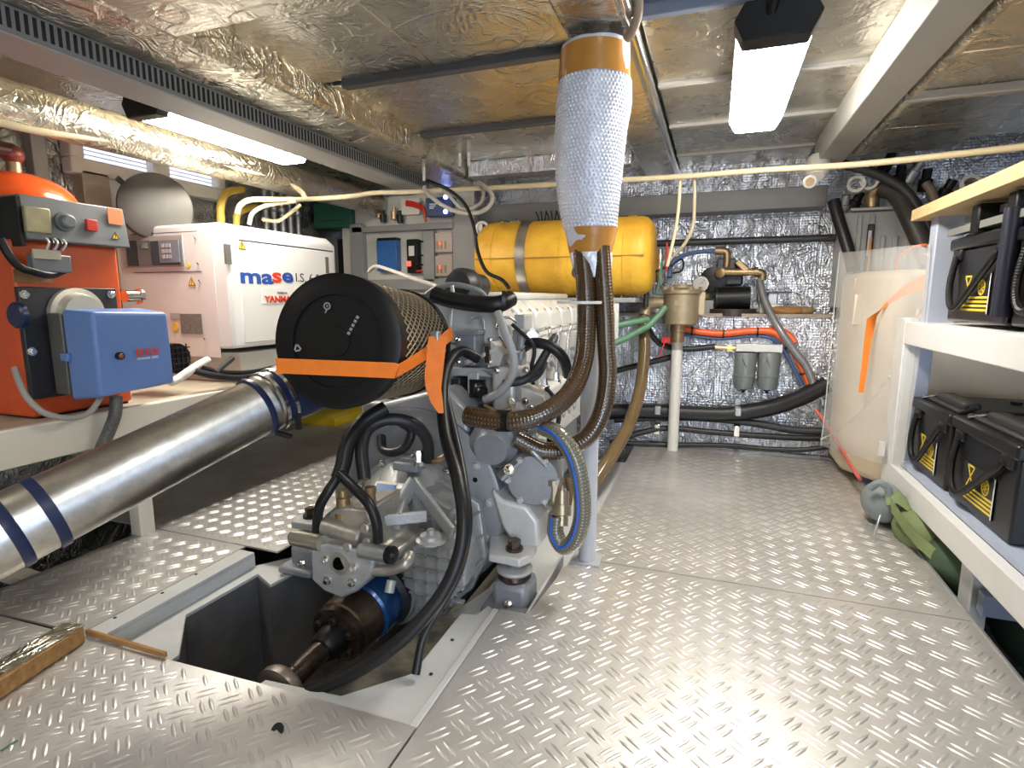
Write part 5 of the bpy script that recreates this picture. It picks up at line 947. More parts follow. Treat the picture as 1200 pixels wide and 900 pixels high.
hose('white_cable_coil', [(-0.522,2.9,0.797),(-0.496,2.9,0.806),(-0.477,2.9,0.763),(-0.484,2.9,0.697),(-0.514,2.9,0.665)], 0.006, PVC, 'coil of thin white cable beside the post', 'cable')
hose('blue_hose', [(-0.247,3.25,0.967),(-0.239,3.28,1.039),(-0.206,3.32,1.078),(-0.119,3.4,1.11),(-0.005,3.45,1.12)], 0.013, mat('blue_grey_hose', (0.10, 0.15, 0.28), 0, 0.3), 'blue-grey hose arching from the strainer to the pump')
hose('black_cable', [(-0.354,3.2,0.99),(-0.243,3.22,1.026),(-0.187,3.24,1.063),(-0.173,3.25,1.036),(-0.185,3.25,0.999),(-0.23,3.25,0.99)], 0.005, BLACK, 'thin black cable curled below the blue-grey hose', 'cable')
hose('black_hose', [(-0.634,3.24,0.399),(-0.44,3.27,0.455),(-0.25,3.29,0.51),(-0.158,3.3,0.542)], 0.017, CHAR, 'black rubber hose rising past the standpipe to the fuel filters, lower length')
hose('black_hose', [(-0.359,3.2,0.755),(-0.345,3.22,0.683),(-0.298,3.25,0.61),(-0.228,3.28,0.576),(-0.113,3.3,0.568),(0.014,3.31,0.585)], 0.016, CHAR, 'black rubber hose sagging from the elbow to the fuel filters')
ff = thing('fuel_filter', 'twin grey fuel filters on a pale head on the foil bulkhead', 'filter', (0.229,3.3,0.573))
hq = M().box((0.121,3.27,0.563), Vector((0.355,3.27,0.607)) + Vector((0, 0.07, 0))).build('filter_head', mat('head_alu', (0.62, 0.60, 0.55), 0.4, 0.4), ff, bevel=0.004)
M().cyl((0.014,3.3,0.581), (0.125,3.3,0.58), 0.013, n=12).build('brass_union', mat('brass', (0.65, 0.45, 0.18), 0.9, 0.3), ff)
M().lathe((0.077,3.3,0.578), (1, 0, 0), [(0, 0.019), (0.025, 0.019)], 6).build('brass_nut', MATS['brass'], ff)
for q in [(0.174,3.3,0.558),(0.294,3.3,0.561)]:
    cf = M().lathe(q, (0, 0, -1), [(0, 0.052), (0.01, 0.056), (0.12, 0.056), (0.122, 0.058), (0.13, 0.058), (0.132, 0.055), (0.18, 0.052), (0.20, 0.046)], 28).build('canister', FILT, ff)
    M().lathe(Vector(q) + Vector((0, 0, -0.20)), (0, 0, -1), [(0, 0.018), (0.012, 0.016), (0.014, 0.008), (0.024, 0.008)], 12).build('drain_plug', BLACK, cf)
    M().bar(Vector(q) + Vector((-0.018, -0.0565, -0.03)), Vector(q) + Vector((0.004, -0.0575, -0.075)), 0.012, 0.002).build('print', INKD, cf)
hose('orange_conduit', [(-0.164,3.3,0.687),(-0.095,3.3,0.669),(0.041,3.3,0.658),(0.193,3.3,0.675),(0.299,3.29,0.673),(0.371,3.28,0.625),(0.429,3.27,0.537),(0.475,3.26,0.449),(0.502,3.25,0.383)], 0.019, ORC, 'orange conduit snaking across the foil bulkhead above the filters', 'conduit')
hose('orange_conduit', [(0.217,3.33,0.669),(0.302,3.33,0.68),(0.373,3.32,0.664),(0.415,3.3,0.616)], 0.017, ORC, 'shorter orange conduit peeling off the main orange one', 'conduit')
hose('blue_cable', [(-0.163,3.31,0.653),(-0.093,3.31,0.64),(0.043,3.31,0.629),(0.195,3.31,0.647),(0.289,3.3,0.64),(0.355,3.3,0.587),(0.406,3.29,0.497),(0.46,3.27,0.392)], 0.010, mat('cable_blue', (0.05, 0.09, 0.22), 0, 0.4), 'dark blue cable following under the orange conduit', 'cable')
for k, q in enumerate([(-0.112,3.28,0.67),(0.054,3.28,0.659),(0.226,3.28,0.672),(0.387,3.26,0.6),(0.464,3.25,0.463)]):
    o = M().lathe(q, (1, 0, 0) if k < 3 else (0.5, 0, -0.8), [(-0.004, 0.025), (0.004, 0.025)], 16).build('cable_tie', BLACK); o.location = (0, 0.018, 0)
    tag(o, ['black tie on the orange conduit nearest the standpipe', 'black tie on the orange conduit halfway to the filters', 'black tie on the orange conduit straight above the filters', 'black tie where the orange conduit starts to bend down', 'lowest black tie on the orange conduit'][k], 'tie', 'black ties on the orange conduit')
hose('grey_hose', [(0.227,3.42,0.953),(0.246,3.38,0.873),(0.282,3.33,0.781),(0.338,3.27,0.679),(0.403,3.25,0.583),(0.469,3.24,0.496),(0.515,3.23,0.387)], 0.020, mat('steel_hose', (0.24, 0.24, 0.25), 0.4, 0.35), 'steel-grey hose running from the bronze pump fitting down to the right')
# the pump on the ledge
pu = thing('water_pump', 'black electric water pump with bronze fittings on the ledge', 'pump', (0.106,3.45,0.763))
M().cyl((0.009,3.42,0.85), (0.185,3.42,0.855), 0.062, n=28).build('motor', BLACK, pu)
M().lathe((0,3.42,0.85), (1, 0, 0), [(0, 0.06), (0.004, 0.065), (0.012, 0.065), (0.014, 0.06)], 28).build('motor_ring', CHAR, pu)
M().cyl((0.093,3.45,0.753), Vector((0.093,3.45,0.753)) + Vector((0, 0, 0.04)), 0.13, n=36).build('base_disc', mat('base_brown', (0.05, 0.03, 0.025), 0.1, 0.4), pu)
M().box((-0.004,3.47,0.923), Vector((0.144,3.47,1.051)) + Vector((0, 0.08, 0))).build('pump_head', mat('blueblack', (0.02, 0.025, 0.035), 0, 0.4), pu, bevel=0.012)
M().lathe((-0.015,3.44,0.957), (0, -1, 0), [(-0.05, 0.075), (0.0, 0.075), (0.004, 0.06)], 26).build('pressure_switch', BLACK, pu)
M().box((0.001,3.44,1.004), Vector((0.101,3.44,1.074)) + Vector((0, 0.07, 0))).build('bracket', MATS['blueblack'], pu, bevel=0.004)
BZ = BRASS
M().tube(curve([(-0.014,3.45,1.12),(0.041,3.45,1.114),(0.052,3.45,1.08),(0.05,3.45,1.028)], 5), 0.022, 12).build('bronze_elbow', BZ, pu)
M().tube(curve([(0.02,3.42,0.994),(0.038,3.42,0.998),(0.114,3.42,0.997),(0.202,3.42,0.996),(0.238,3.42,0.986),(0.24,3.42,0.953)], 5), 0.022, 14).build('bronze_pipe', BZ, pu)
M().bar((0.102,3.42,1.058), (0.163,3.42,1.001), 0.04, 0.035).build('bronze_branch', BZ, pu, bevel=0.006)
M().lathe((0.024,3.42,0.994), (-0.3, -1, 0), [(-0.02, 0.028), (0.02, 0.028), (0.024, 0.02)], 20).build('bronze_cap', BZ, pu)
M().lathe((0.198,3.42,0.996), (1, 0, 0), [(0, 0.028), (0.02, 0.028)], 14).build('bronze_collar', BZ, pu)
pg_ = thing('pressure_gauge', 'small round pressure gauge between the strainer and the pump', 'gauge', (-0.082,3.4,0.932)); M().lathe((-0.083,3.42,0.933), (0, -1, 0), [(-0.03, 0.045), (0, 0.048), (0.004, 0.044)], 26).build('case', CHROME, pg_); M().cyl((-0.083,3.417,0.932), (-0.083,3.413,0.932), 0.038, n=24).build('dial', mat('dial_pale', (0.55, 0.52, 0.46), 0, 0.3), pg_)
M().bar((-0.083,3.412,0.932), (-0.061,3.412,0.956), 0.006, 0.002).build('needle', INKD, pg_)
M().cyl((-0.065,3.43,0.85), (-0.066,3.43,0.874), 0.04, n=16).build('brass_foot', mat('olive_brass', (0.28, 0.22, 0.05), 0.3, 0.4), pg_)
M().box(((-0.089,3.42,0.762)[0], 3.40, 0.768), ((-0.008,3.42,0.826)[0], 3.46, (-0.065,3.43,0.84)[2])).build('stand', GREYP, pg_)
cl_ = thing('rag', 'crumpled tan rag lying on the ledge', 'rag', (0.387,3.42,0.804)); M().ball((0.376,3.42,0.785), 0.05, (1.9, 0.8, 0.55)).build('cloth', WOOD, cl_); M().ball((0.453,3.43,0.785), 0.04, (1.7, 0.8, 0.6)).build('fold', mat('rag2', (0.30, 0.20, 0.10), 0, 0.8), cl_)
bk = thing('clamp_tool', 'grey metal bracket with thin lever on the ledge beside the rag', 'tool', (0.303,3.45,0.812)); M().box((0.278,3.45,0.793), Vector((0.329,3.45,0.892)) + Vector((0, 0.05, 0))).build('body', GALV, bk, bevel=0.006); M().bar((0.246,3.45,0.883), (0.397,3.44,0.883), 0.02, 0.008).build('lever', DARKM, bk); M().box((0.239,3.43,0.769), Vector((0.331,3.43,0.822)) + Vector((0, 0.05, 0))).build('foot', PVC, bk, bevel=0.004)
hose('dark_conduit', [(-0.55, 3.55, (0.266,3.55,1.181)[2]), (0.0, 3.55, (0.266,3.55,1.181)[2]), (0.62, 3.55, (0.266,3.55,1.181)[2])], 0.020, mat('dark_pipe', (0.06, 0.06, 0.065), 0.2, 0.4), 'dark straight pipe running along the upper foil bulkhead', 'pipe')
# big black hoses low on the bulkhead
hose('black_hose', [(-0.672,3.2,0.172),(-0.477,3.24,0.193),(-0.283,3.26,0.203),(-0.095,3.27,0.204),(0.087,3.27,0.212),(0.218,3.27,0.236),(0.343,3.26,0.275),(0.46,3.24,0.337),(0.57,3.22,0.414)], 0.045, CHAR, 'thickest black hose along the foot of the foil bulkhead')
hose('black_hose', [(-0.527,3.25,0.136),(-0.187,3.27,0.173),(0.089,3.28,0.176),(0.266,3.28,0.165),(0.436,3.27,0.148),(0.617,3.26,0.155)], 0.020, RUBG, 'black hose just below the thickest one')
hose('black_hose', [(-0.533,3.16,0.012),(-0.417,3.2,0.063),(-0.23,3.24,0.11),(0.003,3.25,0.107),(0.225,3.25,0.106),(0.436,3.25,0.11),(0.618,3.25,0.121)], 0.017, CHAR, 'third black hose from the top at the foot of the bulkhead')
hose('black_hose', [(-0.484,3.16,0.021),(-0.226,3.24,0.014),(0.097,3.25,0.036),(0.312,3.22,0.044),(0.474,3.2,0.06),(0.611,3.2,0.091)], 0.014, CHAR, 'thin black hose lying along the floor at the bulkhead')
for k, q in enumerate([(-0.276,3.25,0.165),(0.15,3.25,0.187)]):
    t = thing('pipe_clip', ['steel pipe clip left of the standpipe', 'steel pipe clip right of the standpipe'][k], 'clip', q)
    M().box(Vector(q) + Vector((-0.014, 0.05, -0.12)), Vector(q) + Vector((0.014, 0.07, 0.11))).build('strip', GALV, t); M().box(Vector(q) + Vector((-0.016, -0.05, 0.03)), Vector(q) + Vector((0.016, 0.06, 0.075))).build('bracket', GALV, t, bevel=0.004)
    M().box(Vector(q) + Vector((-0.016, -0.03, -0.09)), Vector(q) + Vector((0.016, 0.06, -0.03))).build('bracket', CHROME, t, bevel=0.004)

# ---------------- starboard: cream tank, clear sheet, grey tank ----------------
ct = thing('cream_tank', 'large cream plastic tank behind the clear sheet', 'tank', (1.15, 3.0, 0))
z_t = (0.653,2.95,0.972)[2]
tp = [((0.602,3,0.239)[0], 3.28), ((0.602,3,0.239)[0] + 0.0, 2.98), ((0.606,2.85,0.469)[0] + 0.12, 2.78), (1.68, 2.75), (1.68, 3.28)]
M().prism(tp, 'z', 0.03, z_t).build('body', TANKC, ct, bevel=0.035, seg=3)
M().lathe((0.98, 3.05, z_t), (0, 0, 1), [(0, 0.07), (0.03, 0.07), (0.032, 0.055), (0.08, 0.055)], 26).build('cap', mat('cap_tan', (0.62, 0.45, 0.25), 0, 0.4), ct)
M().box(Vector((0.6,2.96,0.733)) + Vector((0, -0.02, 0)), Vector((0.637,2.96,0.869)) + Vector((0, -0.005, 0))).build('moulded_label', mat('mould', (0.80, 0.70, 0.54), 0, 0.4), ct)
os_ = thing('lashing_strap', 'orange strap lashed around the cream tank behind the clear sheet', 'strap', (0.677,2.8,0.667))
ribbon([(0.791,2.6,0.931),(0.713,2.66,0.884),(0.655,2.7,0.822),(0.624,2.72,0.772),(0.617,2.72,0.672),(0.614,2.72,0.562),(0.61,2.72,0.451)], [(-0.3, -1, 0)] * 7, [(0.012, 0, 0.07), (0.02, 0, 0.06), (0.03, 0, 0.045), (0.035, 0, 0.01), (0.028, 0, 0), (0.024, 0, 0), (0.02, 0, 0)]).build('band', STRAP, os_, ang=50)
gt = thing('grey_tank', 'grey ribbed metal tank with orange sight glass in the far corner', 'tank', (0.768,3.5,1.075))
ga, gbx = Vector((0.576,3.42,0.94)), Vector((0.996,3.42,1.297))
M().box((ga.x + 0.03, 3.42, 0.80), (gbx.x + 0.1, 3.59, gbx.z)).build('body', TANKG, gt, bevel=0.008)
M().box((ga.x + 0.06, 3.39, gbx.z), (gbx.x + 0.1, 3.59, gbx.z + 0.016)).build('lid', mat('lid_metal', (0.42, 0.42, 0.38), 0.5, 0.4), gt, bevel=0.003)
for k in range(9):
    x = ga.x + 0.10 + k * 0.055; M().box((x, 3.405, 0.82), (x + 0.022, 3.425, gbx.z - (0.02 if k < 2 else 0.13))).build('rib', TANKG, gt, bevel=0.004)
sg = M().box((0.722,3.39,0.96), Vector((0.752,3.39,1.23)) + Vector((0, 0.02, 0))).build('sight_gauge', DARKM, gt, bevel=0.006)
M().box((0.724,3.386,1.068), Vector((0.739,3.386,1.196)) + Vector((0, 0.01, 0))).build('glass', mat('glass_white', (0.6, 0.62, 0.66), 0, 0.1), sg)
M().box((0.732,3.384,0.96), Vector((0.742,3.384,1.158)) + Vector((0, 0.01, 0))).build('orange_fuel', mat('fuel_orange', (0.70, 0.27, 0.02), 0, 0.2), sg)
M().tube(curve([(0.743,3.45,1.319),(0.739,3.45,1.367),(0.742,3.44,1.399),(0.777,3.43,1.407)], 5), 0.034, 16).build('bronze_elbow', BRASS, gt)
M().lathe((0.765,3.43,1.408), (1, 0, 0), [(0, 0.044), (0.03, 0.044)], 20).build('hose_clamp', CHROME, gt)
hose('black_hose', [(0.774,3.42,1.41),(0.826,3.38,1.375),(0.859,3.34,1.301),(0.891,3.3,1.213),(0.93,3.28,1.116),(0.968,3.26,1.013)], 0.045, mat('brown_black_hose', (0.045, 0.04, 0.036), 0, 0.45), 'fat brown-black hose curving down from the grey tank elbow')
hose('black_hose', [(0.564,3.35,1.528),(0.661,3.35,1.496),(0.774,3.34,1.436),(0.866,3.32,1.354),(0.944,3.3,1.211),(1.011,3.3,1.055)], 0.024, RUBG, 'black hose arching behind the fat brown-black one')
hose('black_hose', [(0.549,3.36,1.35),(0.577,3.34,1.249),(0.608,3.32,1.152),(0.634,3.3,1.064),(0.655,3.3,0.987)], 0.030, CHAR, 'straight black hose slanting in front of the grey tank left end')
hose('grey_conduit', [(0.926,3.3,1.399),(0.948,3.28,1.354),(0.971,3.26,1.271),(0.982,3.26,1.22)], 0.02, mat('brown_pipe', (0.16, 0.12, 0.09), 0.1, 0.5), 'brown pipe bending down behind the chipboard top', 'pipe')
for k, (q, lab) in enumerate((((0.651,3.4,1.423), 'left white pipe ring beside the bronze elbow'), ((0.712,3.42,1.435), 'right white pipe ring beside the bronze elbow'), ((1.156,3.45,1.411), 'white pipe ring above the chipboard top'))):
    o = M().lathe(q, (-0.15, -1, 0.1), [(0, 0.026), (0, 0.042), (0.04, 0.042), (0.04, 0.028), (0.0, 0.026)] if k < 2 else [(0, 0.028), (0, 0.044), (-0.15, 0.044), (-0.15, 0.028), (0, 0.028)], 24, cap=False).build('pipe_ring', PVC); tag(o, lab, 'ring')
ck = thing('pipe_cluster', 'dark cluster of valves and hose tails above the grey tank', 'pipes', (0.889,3.5,1.438))
for k, q in enumerate([(0.626,3.5,1.346),(0.677,3.5,1.361),(0.871,3.52,1.485),(0.933,3.52,1.502),(0.986,3.52,1.456),(1.076,3.5,1.396),(1.133,3.5,1.368),(0.808,3.52,1.554)]):
    M().lathe(q, (0.4 * (k % 2), -0.3, 1), [(-0.06, 0.03), (0, 0.032), (0.003, 0.022), (0.05, 0.022)], 12).build('valve', BLACK if k % 3 else GALV, ck)
cm = thing('security_camera', 'small white dome camera under the right ceiling girder end', 'camera', (0.428,3.1,1.453))
M().lathe((0.427,3.1,1.457), (-0.1, -0.6, -0.8), [(-0.06, 0.05), (0.0, 0.052), (0.025, 0.046), (0.045, 0.03)], 26).build('housing', PVC, cm)
M().lathe((0.392,3.05,1.396), (-0.15, -1, -0.1), [(0, 0.03), (0.006, 0.03), (0.007, 0.014)], 20).build('bezel', PVC, cm)
M().cyl((0.392,3.046,1.395), (0.391,3.04,1.394), 0.019, n=18).build('lens', BRASS, cm)
cs = thing('clear_sheet', 'clear plastic sheet hanging between the battery rack and the cream tank', 'sheet', (0.7, 2.9, 0.1))
cpts = [(0.518,3.1,1.074), (0.728,2.52,1.051), (0.728,2.46,0.199), (0.648,2.75,0.112), (0.599,2.92,0.091), (0.542,3.1,0.124)]
def quadgrid(a, b, c, d, n=14):
    m_ = M(); vs = []
    for j in range(n + 1):
        for i in range(n + 1):
            s_, t = i / n, j / n; p = Vector(a).lerp(Vector(b), s_).lerp(Vector(d).lerp(Vector(c), s_), t)
            vs.append(p + Vector((0.012 * math.sin(7 * s_ + 3 * t), 0.012 * math.sin(5 * s_ - 4 * t), 0)))
    return m_.add(vs, [(j * (n + 1) + i, j * (n + 1) + i + 1, (j + 1) * (n + 1) + i + 1, (j + 1) * (n + 1) + i) for j in range(n) for i in range(n)])
so = quadgrid((0.554,3.12,1.07), (0.727,2.5,1.049), (0.728,2.46,0.192), (0.546,3.12,0.11)).build('film', SHEET, cs, ang=180)
so.modifiers.new('t', 'SOLIDIFY').thickness = 0.0015
ed = M(); ed.tube(curve([(0.554,3.12,1.07), (0.553,3.13,0.683), (0.553,3.13,0.339), (0.546,3.12,0.11)], 5), 0.003, 6); ed.tube(curve([(0.54,3.1,0.146), (0.615,2.98,0.245), (0.663,2.78,0.407), (0.689,2.64,0.539)], 5), 0.004, 6)
ed.build('crease', mat('sheet_edge', (0.85, 0.86, 0.85), 0, 0.25, alpha=0.6), cs)
hose('red_hose', [(0.522,3.2,0.28),(0.561,3.12,0.223),(0.594,2.92,0.153),(0.61,2.72,0.109),(0.62,2.64,0.089)], 0.008, mat('pink_red', (0.62, 0.12, 0.10), 0, 0.4), 'thin red hose running down the floor edge behind the clear sheet')
hose('red_cable', [(0.733,2.9,0.961),(0.723,2.8,1.027),(0.724,2.65,1.05),(0.72,2.5,1.047)], 0.005, ORC, 'thin orange-red cord draped over the clear sheet top', 'cable')

# ---------------- battery rack ----------------
ra = thing('battery_rack', 'white painted timber rack carrying the black batteries', 'rack', (0.8, 2.2, 0))
yp0, yp1 = 2.555, 2.665
M().box((0.70, yp0, 0.06), (0.745, yp1, 0.775)).build('post', RACKP, ra, bevel=0.004)
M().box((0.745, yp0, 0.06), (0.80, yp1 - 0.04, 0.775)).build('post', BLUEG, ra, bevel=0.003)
M().box((0.742, 2.47, 0.75), ((0.827,2.47,1.135)[0], 2.54, (0.742,2.559,1.166)[2])).build('post', mat('post_daylight_blue', (0.44, 0.49, 0.60), 0, 0.45, 0.05, 6), ra, bevel=0.004)  # bluish tint of the cool daylight is part of this post's colour
M().box((0.70, 0.3, 0.675), (0.735, yp0, 0.762)).build('rail', RACKP, ra, bevel=0.004)
M().box((0.70, 0.3, 0.105), (0.735, yp0, 0.19)).build('rail', RACKP, ra, bevel=0.004)
for y in (1.86, 0.9): M().box((0.74, y, -0.46), (0.785, y + 0.08, 0.105)).build('leg', RACKP, ra, bevel=0.004)
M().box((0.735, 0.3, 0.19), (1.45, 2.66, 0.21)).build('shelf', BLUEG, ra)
M().box((0.735, 0.3, 0.755), (1.45, 2.55, 0.762)).build('shelf', RACKP, ra)
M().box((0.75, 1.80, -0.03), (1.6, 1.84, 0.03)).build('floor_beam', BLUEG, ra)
M().box((1.42, 0.3, -0.46), (1.46, 0.36, 1.15)).build('post', RACKP, ra)
M().box((1.42, 2.56, -0.46), (1.46, 2.62, 1.15)).build('post', RACKP, ra)
tb = M().box((0.695, 0.3, (0.695,2.584,1.166)[2] - 0.022), (1.5, (0.695,2.605,1.169)[1], (0.695,2.584,1.166)[2] + 0.02)).build('chipboard_top', CHIP, None, bevel=0.002)
tag(tb, 'raw chipboard worktop across the top of the battery rack', 'worktop')
def battery(label, y0, y1, z0, z1, x0=0.742, depth=0.50, bar=True):
    t = thing('battery', label, 'battery', (x0 + depth / 2, (y0 + y1) / 2, z0), None)
    t['group'] = 'black batteries on the rack'
    H = z1 - z0; W = y1 - y0
    cs_ = M().box((x0 + 0.012, y0 + 0.008, z0), (x0 + depth, y1 - 0.008, z1 - 0.05)).build('case', mat('battery_black', (0.008, 0.008, 0.0095), 0, 0.30, coat=0.1), t, bevel=0.008)
    M().box((x0, y0, z1 - 0.052), (x0 + depth + 0.01, y1, z1 - 0.012)).build('lid', MATS['battery_black'], t, bevel=0.008)
    M().box((x0 + 0.03, y0 + 0.03, z1 - 0.014), (x0 + depth - 0.03, y1 - 0.03, z1)).build('lid_panel', mat('battery_top', (0.03, 0.03, 0.033), 0, 0.5), t, bevel=0.006)
    for s_ in (0.0, 1.0): M().box((x0 + 0.002, y0 + 0.03 + s_ * (W - 0.12), z1 - 0.085), (x0 + 0.03, y0 + 0.09 + s_ * (W - 0.12), z1 - 0.05)).build('lug', MATS['battery_black'], t, bevel=0.006)
    ya_, yb2 = y1 - 0.06, y0 + 0.07; ym = (ya_ + yb2) / 2
    rp = curve([(x0 + 0.004, ya_, z1 - 0.07), (x0 - 0.004, ya_ + 0.005, z1 - 0.07 - H * 0.30), (x0 - 0.006, ya_ - 0.01, z0 + H * 0.24), (x0 - 0.008, ya_ - 0.05, z0 + H * 0.15), (x0 - 0.008, ya_ - 0.10, z0 + H * 0.20), (x0 - 0.006, ym - 0.04, z0 + H * 0.42), (x0 - 0.002, yb2 + 0.02, z0 + H * 0.65), (x0 + 0.004, yb2, z1 - 0.07)], 8)
    rs = resample(rp, 0.004); M().tube(rs, [0.0095 * (1 + 0.08 * (i % 2)) for i in range(len(rs))], 10).build('rope_handle', RUBBER, t, ang=20)
    lw = W * 0.46; yl0 = ym - lw * 0.36; lz0, lz1 = z0 + H * 0.10, z0 + H * 0.52
    lb = M().box((x0 + 0.0085, yl0 - lw * 0.2, lz0), (x0 + 0.0125, yl0 + lw * 0.85, lz1)).build('label_plate', LABELB, t)
    M().box((x0 + 0.0075, yl0 - lw * 0.2, lz0), (x0 + 0.012, yl0 - lw * 0.2 + 0.005, lz1)).build('label_edge', INKW, lb)
    for k in range(4): M().box((x0 + 0.0078, yl0 - lw * 0.18, lz0 + 0.008 + k * 0.0125), (x0 + 0.0095, yl0 + lw * (0.55 if k > 1 else 0.75), lz0 + 0.015 + k * 0.0125)).build('yellow_line', LABELY, lb)
    zc_ = lz0 + H * 0.28; yc = yl0 + lw * 0.08
    M().lathe((x0 + 0.0085, yc, zc_), (-1, 0, 0), [(0, 0.024), (0.001, 0.024), (0.001, 0.019), (0, 0.019)], 22, cap=False).build('round_emblem', LABELY, lb)
    for k in range(4):
        a = k * math.pi / 4; M().bar((x0 + 0.0078, yc + 0.02 * math.cos(a), zc_ + 0.02 * math.sin(a)), (x0 + 0.0078, yc - 0.02 * math.cos(a), zc_ - 0.02 * math.sin(a)), 0.001, 0.0035, up=(0, -math.sin(a), math.cos(a))).build('emblem_spoke', LABELY, lb)
    yx = yl0 + lw * 0.58
    for (p, q) in (((0.022, 0.035), (-0.022, -0.03)), ((-0.022, 0.035), (0.022, -0.03)), ((0.022, 0.035), (-0.022, 0.035)), ((0.018, -0.03), (-0.018, -0.03))):
        M().bar((x0 + 0.0078, yx + p[0], zc_ + p[1]), (x0 + 0.0078, yx + q[0], zc_ + q[1]), 0.001, 0.005, up=(0, -(q[1] - p[1]), q[0] - p[0])).build('emblem_stroke', LABELY, lb)
    if bar:
        hb = M(); yb3, ya3 = y0 + W * 0.10, y0 + W * 0.72
        M().box((x0 + 0.045, yb3, z1 - 0.006), (x0 + 0.10, ya3, z1 + 0.024)).build('grip', mat('grip_rubber', (0.03, 0.03, 0.03), 0, 0.5), t, bevel=0.010, seg=3)
        for s_ in (yb3, ya3): M().tube(curve([(x0 + 0.07, s_, z1 + 0.008), (x0 + 0.06, s_ + (0.03 if s_ == ya3 else -0.03), z1 + 0.004), (x0 + 0.02, s_ + (0.05 if s_ == ya3 else -0.045), z1 - 0.01)], 5), 0.008, 8).build('grip_cord', RUBBER, t)
    for k in range(3): M().cyl((x0 + 0.26 + 0.05 * k, ym + 0.02, z1 - 0.002), (x0 + 0.26 + 0.05 * k, ym + 0.02, z1 + 0.01), 0.016, n=14).build('vent_cap', BLACK, t)
    return t
battery('far black battery on the lower shelf beside the rack post', 2.165, 2.535, 0.212, 0.487)
battery('near black battery on the lower shelf with grip on its lid', 1.72, 2.145, 0.212, 0.492)
battery('black battery on the upper shelf beside the upper rack post', 1.905, 2.33, 0.776, 1.06, bar=False)
battery('battery on the upper shelf cut by the right picture edge', 1.44, 1.885, 0.776, 1.05, bar=False)
hd_ = M()
for z in (0.0, 0.045): hd_.bar((0.727, 2.47, 1.075 + z), (0.745 + z * 0.8, 1.84, 1.075 + z), 0.03, 0.03)
rl = thing('clamp_bar', 'pair of grey clamp bars across the upper batteries', 'bars', (0.73, 2.1, 1.06)); 
M().bar((0.755, 2.36, 1.072), (0.755, 1.5, 1.072), 0.028, 0.022).build('bar', mat('bar_grey', (0.20, 0.20, 0.19), 0.2, 0.45), rl); M().bar((0.80, 2.36, 1.115), (0.80, 1.5, 1.115), 0.028, 0.022).build('bar', MATS['bar_grey'], rl)
for y in (2.11, 1.88):
    M().box((0.735, y, 1.045), (0.83, y + 0.055, 1.135)).build('clamp', BLACK, rl, bevel=0.006)
M().cyl((0.737, 1.893, 0.80), (0.737, 1.893, 1.09), 0.022, n=14).build('upright_tube', mat('navy_tube', (0.015, 0.018, 0.035), 0, 0.35), rl)
st2 = M().box((0.728,2.545,0.779), Vector((0.75,2.545,0.811)) + Vector((0.0, -0.004, 0))).build('price_tag', PVC); tag(st2, 'small white tag with red print on the rack post foot', 'tag'); 
rp_ = M().bar(Vector((0.732,2.54,0.782)) , Vector((0.743,2.54,0.808)), 0.008, 0.002, up=(0, -1, 0)).build('red_print', INKR, st2)
wt = M().box((0.666,2.6,0.209), Vector((0.688,2.6,0.269)) + Vector((0, 0.01, 0))).build('white_card', PVC); tag(wt, 'small white card beside the foot of the rack post', 'card')
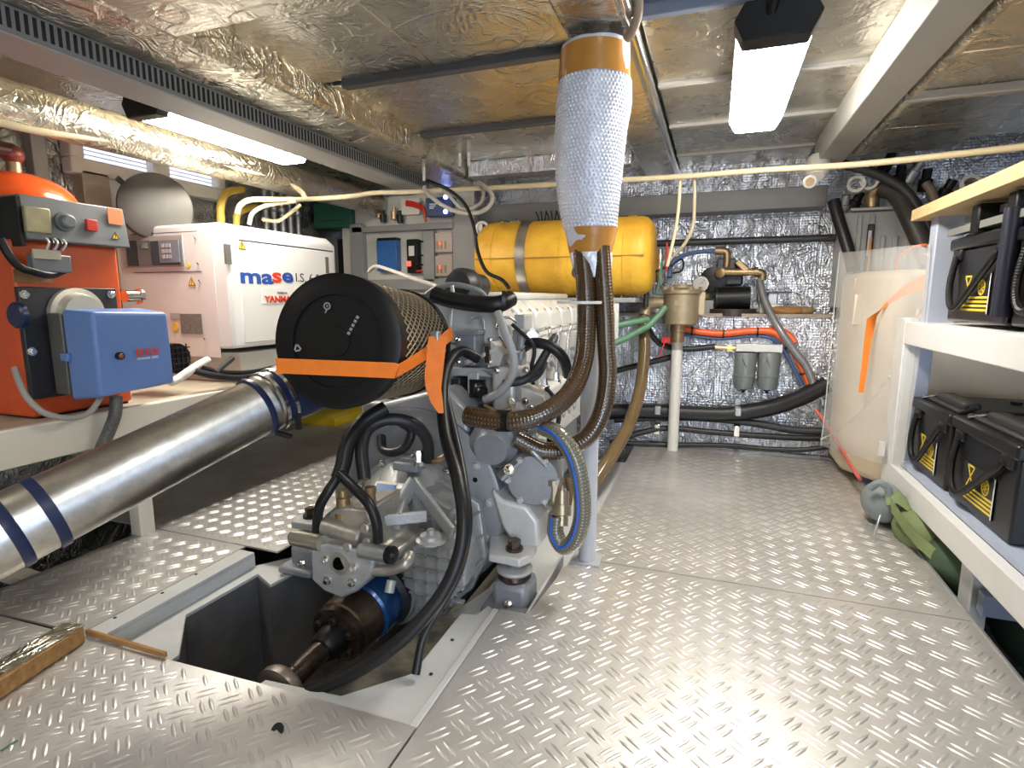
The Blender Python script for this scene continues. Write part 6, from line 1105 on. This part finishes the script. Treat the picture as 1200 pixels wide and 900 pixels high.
# things lying under the rack
jc = thing('jerrycan', 'grey-blue plastic canister under the far end of the rack', 'canister', (0.643,2.45,0.106))
M().ball((0.645,2.4,0.079), 0.095, (0.75, 1.1, 0.8), 22, 14).build('body', mat('can_grey', (0.22, 0.25, 0.26), 0, 0.45), jc)
M().tube(curve([(0.583,2.33,0.149),(0.603,2.31,0.178),(0.632,2.31,0.162),(0.643,2.31,0.124)], 5), 0.013, 10).build('handle', MATS['can_grey'], jc)
bag = thing('canvas_bag', 'olive green canvas bag with straps lying under the rack', 'bag', (0.688,2.1,0.037))
bgm = M(); bq = Vector((0.715,2.15,0.035))
for k, (dx, dy, dz, r, sc) in enumerate(((0.05, 0.10, 0.0, 0.10, (1.2, 1.5, 0.85)), (0.11, -0.08, -0.03, 0.11, (1.2, 1.6, 0.9)), (0.03, 0.22, 0.02, 0.07, (1.1, 1.2, 0.9)))):
    M().ball(bq + Vector((dx, dy, dz)), r, sc, 22, 14).build(('body', 'flap', 'pocket')[k], (OLIVE, DOLIVE, OLIVE)[k], bag)
ribbon([(0.634,2.25,0.118),(0.652,2.18,0.084),(0.674,2.1,0.059),(0.709,2.05,0.033),(0.734,2,0.009)], [(-0.7, -0.7, 0.4)] * 5, [(0.0, 0.03, 0.045)] * 5, 0.006).build('strap', OLIVE, bag, ang=60)
ribbon([(0.628,2.3,0.122),(0.658,2.3,0.136),(0.692,2.28,0.115),(0.702,2.25,0.082)], [(-0.4, -0.7, 0.6)] * 4, [(0.0, 0.04, 0.04)] * 4, 0.006).build('strap', OLIVE, bag, ang=60)
M().box((0.80, 0.3, -0.30), (1.7, 1.70, -0.26)).build('lower_floor', mat('dark_floor', (0.12, 0.12, 0.12), 0, 0.6, 0.3, 6), floor)
dg = thing('green_crate', 'dark green tarpaulin bundle behind the rack leg', 'bundle', (1.05, 1.75, -0.26)); M().ball((1.12, 1.95, -0.10), 0.24, (1.2, 1.1, 0.8), 24, 14).build('cover', DOLIVE, dg)
# foil-faced timber lying at the hatch corner
pk = thing('foil_faced_plank', 'short wooden plank with foil on top lying on the plates, bottom left', 'plank', (-1.49,0.789,0))
k0, k1 = Vector((-1.42,0.619,0.022)), Vector((-1.464,0.829,0.022)); M().bar(k0, k1, 0.055, 0.04).build('timber', WOOD, pk, bevel=0.002)
M().bar(k0 + Vector((-0.015, 0.012, 0.022)), k1 + Vector((-0.004, 0.004, 0.022)), 0.06, 0.004).build('foil_face', F_WRAP, pk)
M().cyl(Vector((-1.441,0.732,0.022)) + Vector((0.012, -0.024, -0.004)), Vector((-1.441,0.732,0.022)) + Vector((0.022, -0.04, -0.004)), 0.006, n=12).build('knot_hole', RUST, pk)
M().box((-1.233,0.549,0.001), Vector((-1.228,0.576,0.001)) + Vector((0, 0, 0.0015))).build('paint_spot', GREENH, floor)
wi = hose('wire_hook', [(0.576,2.2,0.014),(0.583,2.2,0.056),(0.595,2.22,0.086)], 0.004, GALV, 'thin bent wire hook at the floor edge near the bag', 'wire')
